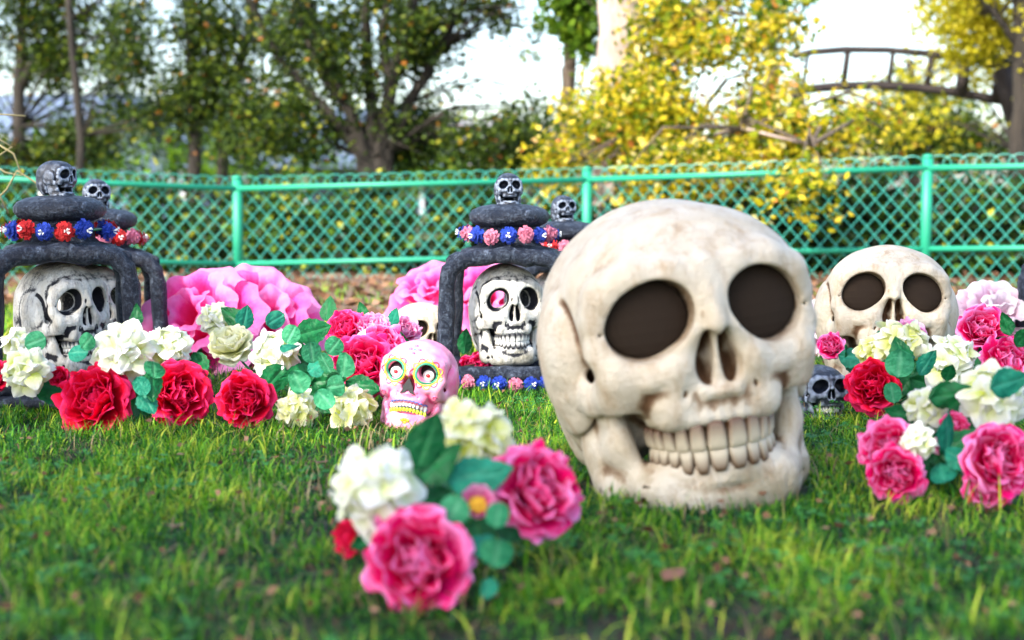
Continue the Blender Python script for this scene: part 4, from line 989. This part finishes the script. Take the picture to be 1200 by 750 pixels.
g = garland(G(592, 2.74) + Vector((0, .11, .012)), 1.0, 'bbpbbpbbpbb', 'blue and pink rosette garland lying in the grass at the foot of the middle lantern', rad=.150, start=-140, span=115, r=.019)
make_skull('spooky_skull', G(966, 2.36) + Vector((0, 0, -.006)), .095, 12, 4, 0, fin, resin, tooth_aged, 'small black and white skull just showing behind the right side of the big skull')

# ------------------------------------------------------------------ pink sugar skull
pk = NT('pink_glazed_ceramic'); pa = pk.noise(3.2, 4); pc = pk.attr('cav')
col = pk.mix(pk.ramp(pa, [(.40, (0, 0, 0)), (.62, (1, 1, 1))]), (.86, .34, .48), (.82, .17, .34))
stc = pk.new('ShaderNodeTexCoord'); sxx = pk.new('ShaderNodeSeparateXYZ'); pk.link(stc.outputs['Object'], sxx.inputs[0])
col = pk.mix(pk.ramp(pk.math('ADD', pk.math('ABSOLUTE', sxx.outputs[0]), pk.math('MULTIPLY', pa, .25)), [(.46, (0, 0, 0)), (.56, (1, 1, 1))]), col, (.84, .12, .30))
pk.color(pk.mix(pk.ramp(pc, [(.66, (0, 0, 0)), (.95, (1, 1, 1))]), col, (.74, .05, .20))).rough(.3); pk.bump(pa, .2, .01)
pinkm = skull_meshes('sugar', .0110, wide=.95, eye=.080, solid=True)
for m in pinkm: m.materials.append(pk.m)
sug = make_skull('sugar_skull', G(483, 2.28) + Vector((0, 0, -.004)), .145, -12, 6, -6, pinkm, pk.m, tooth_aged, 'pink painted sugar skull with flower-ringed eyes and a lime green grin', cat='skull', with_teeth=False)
bvh = BVHTree.FromPolygons([v.co.copy() for v in pinkm[0].vertices] + [v.co.copy() for v in pinkm[1].vertices], [tuple(p.vertices) for p in pinkm[0].polygons] + [tuple(i + len(pinkm[0].vertices) for i in p.vertices) for p in pinkm[1].polygons])
def surf(x, z, off=.006):
    h = bvh.ray_cast(Vector((x, -2, z)), Vector((0, 1, 0)))
    y = h[0].y if h[0] is not None else -.2
    return Vector((x, y - off, z))
pm = {k: plain('paint_' + k, c, .35) for k, c in dict(green=(.02, .28, .16), yellow=(.85, .62, .04), red=(.72, .01, .02), black=(.008, .009, .012), white=(.82, .82, .80), lime=(.52, .72, .04), blue=(.10, .16, .55), rose=(.80, .12, .28), turquoise=(.04, .38, .36)).items()}
def disc(name, c, rx, rz, mat, y=None, off=.004, n=24, th=.004):
    V = []; 
    for k in range(n):
        a = 2 * math.pi * k / n; V.append((c[0] + rx * math.cos(a), 0, c[1] + rz * math.sin(a)))
    yy = surf(c[0], c[1], off).y if y is None else y
    V = [(x, yy, z) for x, _, z in V]; W = [(x, yy + th, z) for x, _, z in V]; dm = (c[0], yy - th * .8, c[1])
    F = [(k, (k + 1) % n, 2 * n) for k in range(n)] + [(k, n + k, n + (k + 1) % n, (k + 1) % n) for k in range(n)]
    return mesh_obj(name, py_mesh(name, (V + W + [dm], F)), sug, mat)
def line(name, pts, r, mat, off=.002): return MB().tube([surf(x, z, off) for x, z in pts], r, 6).obj(name, mat, sug)
for s in (-1, 1):
    cx, cz = s * .178, .640
    disc('eye_socket', (cx, cz), .132, .134, pm['black'], y=-.296, th=.010)
    disc('eyeball', (cx + .006 * s, cz - .022), .062, .060, pm['white'], y=-.312, th=.02)
    disc('pupil', (cx + .006 * s, cz - .020), .024, .022, pm['red'], y=-.332, th=.006)
    for j in range(2): line('eye_outline', [(cx + (.108 + j * .022) * math.cos(a * math.pi / 16), cz + (.108 + j * .022) * math.sin(a * math.pi / 16)) for a in range(33)], .013 - .004 * j, pm['green' if j == 0 else 'yellow'])
    for q in range(11):
        a0 = 2 * math.pi * q / 11; sc_ = [(cx + (.138 + .032 * math.sin(math.pi * t / 6)) * math.cos(a0 + 2 * math.pi / 11 * t / 6), cz + (.138 + .032 * math.sin(math.pi * t / 6)) * math.sin(a0 + 2 * math.pi / 11 * t / 6)) for t in range(7)]
        line('eye_scallop', sc_, .0055, pm['red' if q % 2 else 'yellow'])
V = [(-.085, .40), (-.06, .44), (-.055, .48), (0, .58), (.055, .48), (.06, .44), (.085, .40), (.03, .41), (0, .45), (-.03, .41)]
vv = [surf(x, z, .006) for x, z in V] + [surf(x, z, -.02) for x, z in V]
yf = min(p.y for p in vv[:10]); vv = [Vector((p.x, yf - .004, p.z)) for p in vv[:10]] + [Vector((p.x, yf + .05, p.z)) for p in vv[:10]]
mesh_obj('nose', py_mesh('nose', (vv, [tuple(range(10))[::-1]] + [(k, (k + 1) % 10, 10 + (k + 1) % 10, 10 + k) for k in range(10)]), False), sug, pm['black'])
for k in range(-5, 6):
    x = k * .038; zc = .255 + .0010 * k * k * -1.6
    y = surf(x, .25, .01).y
    a = disc('tooth', (x, zc + .035), .020, .036, pm['white'], y=min(surf(x, zc + .035, .006).y, -.345 + .0018 * k * k)); b = disc('tooth', (x, zc - .028), .019, .030, pm['lime'], y=min(surf(x, zc - .028, .006).y, -.345 + .0018 * k * k))
    pts = [(x - .019 + .019 * t / 3, zc + .068 + .012 * math.sin(math.pi * t / 6)) for t in range(7)]; line('mouth_scallop', pts, .008, pm['blue'], .006)
line('mouth_line', [(x * .02, .258 - .000640 * x * x) for x in range(-10, 11)], .006, pm['blue'], .012)
line('mouth_outline', [(x * .021, .20 + .0000 * x * x + .0004 * x * x) for x in range(-10, 11)], .008, pm['blue'], .008)
for s in (-1, 1): line('cheek_swirl', [(s * (.29 + .03 * math.cos(t * .6) * (1 - t / 14)), .38 + .03 * math.sin(t * .6) * (1 - t / 14)) for t in range(14)], .007, pm['rose'])
for (x, z) in ((-.03, .11), (0, .085), (.03, .11), (.0, .12)): disc('chin_petal', (x, z), .022, .017, pm['yellow'])
for (x, z) in ((-.05, .88), (.05, .88), (0, .92), (0, .84)): disc('forehead_petal', (x, z), .022, .022, pm['rose'])
disc('forehead_dot', (0, .88), .016, .016, pm['turquoise'], off=.008)

# ------------------------------------------------------------------ bouquets
bouquet('flower_bouquet', (530, 1.33), 'front bouquet of hot pink peonies and cream blossoms nearest the camera', [
 ('r:pink', 489, 655, 1.25, 66, (-.05, -.95, .30), dict(name='peony')), ('r:pink', 634, 572, 1.37, 58, (.42, -.75, .40), dict(name='peony')),
 ('w:white', 438, 572, 1.30, 63, (-.35, -.75, .45)), ('w:yellowwhite', 553, 513, 1.44, 56, (.05, -.6, .75)),
 ('daisy', 560, 590, 1.33, 36, (.1, -.8, .5)), ('r:red', 405, 630, 1.40, 24, (-.6, -.6, .2)),
 ('l:dark', 500, 516, 1.36, 36, (70, 10, 20)), ('l:dark', 516, 545, 1.36, 34, (20, 30)), ('l:dark', 478, 545, 1.40, 34, (150, 20)), ('l:round', 533, 597, 1.27, 18, (60, 10)),
 ('l:round', 583, 603, 1.25, 17, (80, 0, 15)), ('l:round', 582, 646, 1.25, 22, (80, 10, -10)), ('l:roundteal', 565, 640, 1.28, 18, (200, 20)), ('l:teal', 560, 560, 1.36, 38, (10, 40)),
 ('l:dark', 605, 620, 1.38, 30, (-40, 30)), ('l:dark', 500, 590, 1.36, 32, (-150, 30)), ('l:dark', 560, 625, 1.36, 36, (-70, 20)), ('l:dark', 440, 630, 1.38, 30, (200, 10)), ('l:roundteal', 573, 690, 1.25, 14, (-80, 40)), ('l:dark', 590, 560, 1.42, 34, (40, 30)), ('l:dark', 530, 560, 1.42, 40, (90, 60))])
bouquet('flower_bouquet', (150, 2.30), 'bouquet of two crimson roses and white blossoms in front of the left lanterns', [
 ('r:red', 107, 467, 2.22, 46, (-.15, -.9, .35)), ('r:red', 212, 462, 2.24, 42, (.45, -.8, .2)),
 ('w:white', 145, 409, 2.26, 40, (-.1, -.8, .5)), ('w:white', 198, 407, 2.30, 33, (.3, -.8, .5)), ('w:white', 30, 434, 2.28, 33, (-.2, -.9, .2)), ('w:white', 20, 400, 2.34, 20, (-.2, -.6, .7)),
 ('r:red', 68, 440, 2.30, 13, (0, -1, .3)), ('r:red', -8, 440, 2.3, 20, (-.2, -1, .2)), ('l:round', 181, 432, 2.17, 13, (80, 0)), ('l:roundteal', 166, 452, 2.17, 12, (-60, 10)), ('l:dark', 178, 452, 2.18, 20, (-95, 0)), ('l:teal', 173, 474, 2.18, 18, (-60, 10)),
 ('l:round', 103, 400, 2.24, 12, (45, 0)), ('l:roundteal', 92, 414, 2.24, 12, (180, 20)), ('l:round', 42, 400, 2.30, 14, (20, 20)), ('l:dark', 160, 440, 2.32, 40, (0, 30)), ('l:dark', 235, 430, 2.3, 22, (-60, 10)), ('l:dark', 160, 480, 2.30, 36, (-80, 30)), ('l:dark', 60, 455, 2.32, 30, (180, 30)), ('l:dark', 160, 372, 2.34, 14, (80, 10))])
bouquet('flower_bouquet', (340, 2.40), 'bouquet with one crimson rose, cream rose, white blossoms and eucalyptus left of the pink skull', [
 ('r:red', 285, 468, 2.24, 36, (-.1, -.95, .15)), ('r:cream', 270, 399, 2.55, 29, (.0, -.6, .8)), ('w:white', 252, 372, 2.65, 23, (-.3, -.7, .6)), ('w:white', 322, 412, 2.40, 34, (-.2, -.8, .5)),
 ('w:yellowwhite', 348, 478, 2.24, 27, (-.1, -.9, .2)), ('w:yellowwhite', 414, 477, 2.22, 31, (.1, -.9, .4)), ('r:red', 360, 452, 2.36, 18, (0, -.9, .4)),
 ('l:round', 341, 392, 2.30, 12, (60, 0)), ('l:round', 365, 413, 2.26, 13, (100, 10)), ('l:round', 392, 405, 2.26, 14, (50, 0)), ('l:round', 382, 425, 2.22, 13, (120, 10)), ('l:round', 405, 428, 2.22, 15, (70, 0)), ('l:round', 351, 448, 2.22, 14, (110, 10)),
 ('l:round', 395, 452, 2.20, 14, (10, 20)), ('l:round', 380, 468, 2.18, 14, (-50, 20)), ('l:roundteal', 372, 430, 2.3, 13, (20, 40)), ('l:roundteal', 340, 408, 2.32, 13, (-30, 50)), ('l:dark', 367, 388, 2.38, 22, (20, 10)), ('l:dark', 350, 440, 2.34, 22, (190, 20)), ('l:dark', 385, 445, 2.34, 22, (10, 20)),
 ('l:dark', 370, 470, 2.34, 22, (-40, 20)), ('l:teal', 287, 372, 2.6, 15, (80, 10)), ('l:dark', 274, 372, 2.62, 20, (140, 10)), ('l:roundteal', 322, 375, 2.6, 13, (40, 10)), ('l:dark', 350, 420, 2.42, 22, (90, 40)), ('l:dark', 320, 445, 2.36, 22, (230, 20)), ('l:dark', 425, 455, 2.36, 22, (-20, 30))])
bouquet('flower_bouquet', (430, 2.55), 'bunch of magenta peonies crowding behind the pink sugar skull', [
 ('r:magenta', 404, 383, 2.62, 25, (-.2, -.8, .5)), ('r:magenta', 424, 425, 2.42, 42, (-.1, -.9, .4)), ('r:pink', 452, 402, 2.50, 28, (.2, -.8, .6)), ('r:magenta', 456, 435, 2.44, 30, (.4, -.9, .1)), ('w:white', 434, 398, 2.54, 18, (0, -.7, .7)), ('r:lilac', 438, 380, 2.62, 20, (.1, -.6, .8)), ('r:lilac', 476, 385, 2.70, 20, (.3, -.7, .6)),
 ('l:dark', 385, 362, 2.66, 16, (80, 10)), ('l:teal', 462, 372, 2.66, 13, (60, 10)), ('l:dark', 425, 366, 2.66, 12, (100, 10)), ('l:dark', 545, 400, 2.84, 16, (80, 5)), ('r:magenta', 563, 425, 2.90, 14, (0, -1, .2)), ('r:magenta', 548, 430, 2.9, 14, (0, -1, .2)), ('l:dark', 470, 410, 2.6, 30, (90, 20))])
bouquet('flower_bouquet', (1075, 2.35), 'rear right bouquet of pink and red roses in front of the smaller ivory skull', [
 ('r:pink', 1152, 384, 2.40, 31, (-.1, -.9, .4)), ('r:pink', 1184, 420, 2.30, 34, (.1, -.8, .6)), ('r:pink', 974, 404, 2.62, 17, (-.3, -.8, .5)), ('r:red', 1022, 451, 2.26, 33, (-.35, -.8, .3)), ('w:yellowwhite', 1055, 402, 2.36, 36, (-.1, -.7, .7)),
 ('w:white', 1114, 421, 2.30, 37, (.0, -.85, .5)), ('w:yellowwhite', 1020, 412, 2.42, 22, (-.4, -.7, .5)), ('r:lilac', 1066, 386, 2.46, 22, (0, -.5, .9)), ('r:red', 1075, 442, 2.34, 16, (0, -1, .2)),
 ('l:round', 1054, 427, 2.20, 16, (80, 10)), ('l:dark', 1056, 415, 2.24, 20, (100, 30)), ('l:round', 1046, 460, 2.16, 13, (100, 10)), ('l:dark', 1112, 436, 2.14, 12, (80, 0)), ('l:dark', 1180, 380, 2.28, 14, (100, 10)), ('l:dark', 1200, 394, 2.28, 15, (60, 10)), ('l:teal', 1000, 420, 2.5, 18, (-20, 20)), ('l:dark', 995, 425, 2.52, 22, (150, 20)),
 ('l:dark', 1070, 450, 2.32, 34, (-60, 20)), ('l:dark', 1100, 455, 2.30, 38, (-20, 20)), ('l:teal', 1035, 400, 2.5, 20, (60, 10)), ('l:dark', 1150, 420, 2.4, 34, (20, 30)), ('l:dark', 1045, 440, 2.34, 34, (200, 30)), ('l:teal', 1085, 425, 2.24, 17, (60, 20)), ('l:dark', 1185, 470, 2.3, 40, (-60, 30))])
bouquet('flower_bouquet', (1110, 1.80), 'near right bouquet of big pink peonies and white blossoms at the picture edge', [
 ('r:pink', 1040, 522, 1.72, 38, (-.5, -.75, .4), dict(name='peony')), ('r:pink', 1050, 556, 1.69, 36, (-.3, -.9, .1), dict(name='peony')), ('r:pink', 1174, 536, 1.66, 48, (.1, -.9, .35), dict(name='peony')), ('r:pink', 1160, 575, 1.66, 30, (-.2, -.9, .0), dict(name='peony')),
 ('w:white', 1086, 476, 1.84, 30, (-.2, -.7, .6)), ('w:white', 1076, 518, 1.70, 24, (-.2, -.9, .2)), ('w:white', 1165, 462, 1.80, 46, (.1, -.7, .6)), ('r:pink', 1120, 497, 1.80, 17, (0, -.8, .5)), ('r:lilac', 1103, 522, 1.76, 12, (0, -1, .3)),
 ('l:dark', 1112, 462, 1.80, 28, (10, 10)), ('l:teal', 1108, 508, 1.74, 26, (100, 10)), ('l:dark', 1110, 535, 1.76, 34, (-80, 10)), ('l:dark', 1128, 520, 1.74, 30, (20, 10)), ('l:roundteal', 1105, 556, 1.70, 16, (-90, 20)), ('l:dark', 1095, 545, 1.78, 32, (200, 10)), ('l:teal', 1125, 540, 1.70, 22, (-40, 10)),
 ('l:teal', 1180, 448, 1.72, 26, (15, 20)), ('l:dark', 1138, 480, 1.86, 34, (60, 20)), ('l:dark', 1090, 500, 1.86, 34, (120, 20)), ('l:dark', 1140, 560, 1.80, 34, (-60, 10)), ('l:dark', 1065, 490, 1.86, 26, (160, 10))])
# giant pink flowers
def giant(px, py, d, r, facing, pal, label, n1=6, n2=4):
    c = P(px, py, d); t = empty('giant_flower', (c.x, c.y, 0), label=label, cat='flower', group='giant pink tissue flowers'); k = r / FPX * d; rr = random.Random(px)
    M = frame(Vector((0, 0, c.z)), facing); hd = mesh_obj('flower_base', core_mesh('giant'), t, matrix=M @ Matrix.Scale(k * .8, 4))
    for ring, (n, th, L) in enumerate(((n2, 20, .85), (n1, 46, 1.0), (n1, 74, 1.05))):
        for q in range(n):
            m = M @ Matrix.Scale(k * L, 4) @ Matrix.Translation((0, 0, -.35)) @ Matrix.Rotation(2 * math.pi * (q + .5 * ring + rr.uniform(-.1, .1)) / n, 4, 'Z') @ Matrix.Translation((0, .06, 0)) @ Matrix.Rotation(R(-th + rr.uniform(-6, 6)), 4, 'X') @ Matrix.Scale(1.15, 4)
            mesh_obj('petal', petal('giant', rr.randrange(3), pal), t, matrix=m)
    MB().tube([Vector((0, .02, 0)), Vector((0, .01, c.z - k * .3))], .006, 8).obj('stem', stem_mat, t)
giant(232, 385, 3.05, 80, (-.3, -.75, .6), 'giant', 'giant pink tissue flower beside the rear left lantern')
giant(305, 378, 3.15, 76, (.35, -.7, .6), 'giant', 'giant pink tissue flower behind the cream rose')
giant(516, 352, 3.5, 64, (-.2, -.5, .9), 'giant', 'giant pink tissue flower left behind the middle lantern')
giant(572, 362, 3.45, 62, (.1, -.8, .5), 'giant', 'giant pink tissue flower seen through the middle lantern')
giant(965, 385, 3.3, 44, (-.2, -.6, .7), 'palegiant', 'giant blush tissue flower between the big skull and the smaller one')
giant(1166, 366, 2.95, 46, (.0, -.7, .7), 'palegiant', 'giant blush tissue flower by the lantern post at the right edge')
giant(1118, 375, 3.2, 34, (.1, -.7, .6), 'palegiant', 'giant blush tissue flower peeping out right of the smaller ivory skull')
# dry vine at the left edge
straw = plain('straw_vine', (.20, .17, .08), .8)
vn = empty('dry_vine', G(-30, 3.25), label='dry straw-coloured vine curling up at the left edge behind the front lantern', cat='vine'); vo = vn.location.copy()
for pts in ([(-40, 420), (-30, 260), (-12, 190), (14, 172), (-6, 160), (-30, 150)], [(-30, 260), (8, 222), (20, 200), (42, 214), (60, 232)], [(-12, 190), (6, 202), (26, 206), (16, 180), (-4, 168)], [(-35, 330), (-20, 215), (-4, 222), (10, 250)], [(-30, 150), (0, 134), (30, 136)]):
    MB().tube([P(x, y, 3.25) - vo if y != 420 else Vector((0, 0, 0)) for x, y in pts], .0022, 6).obj('tendril', straw, vn)
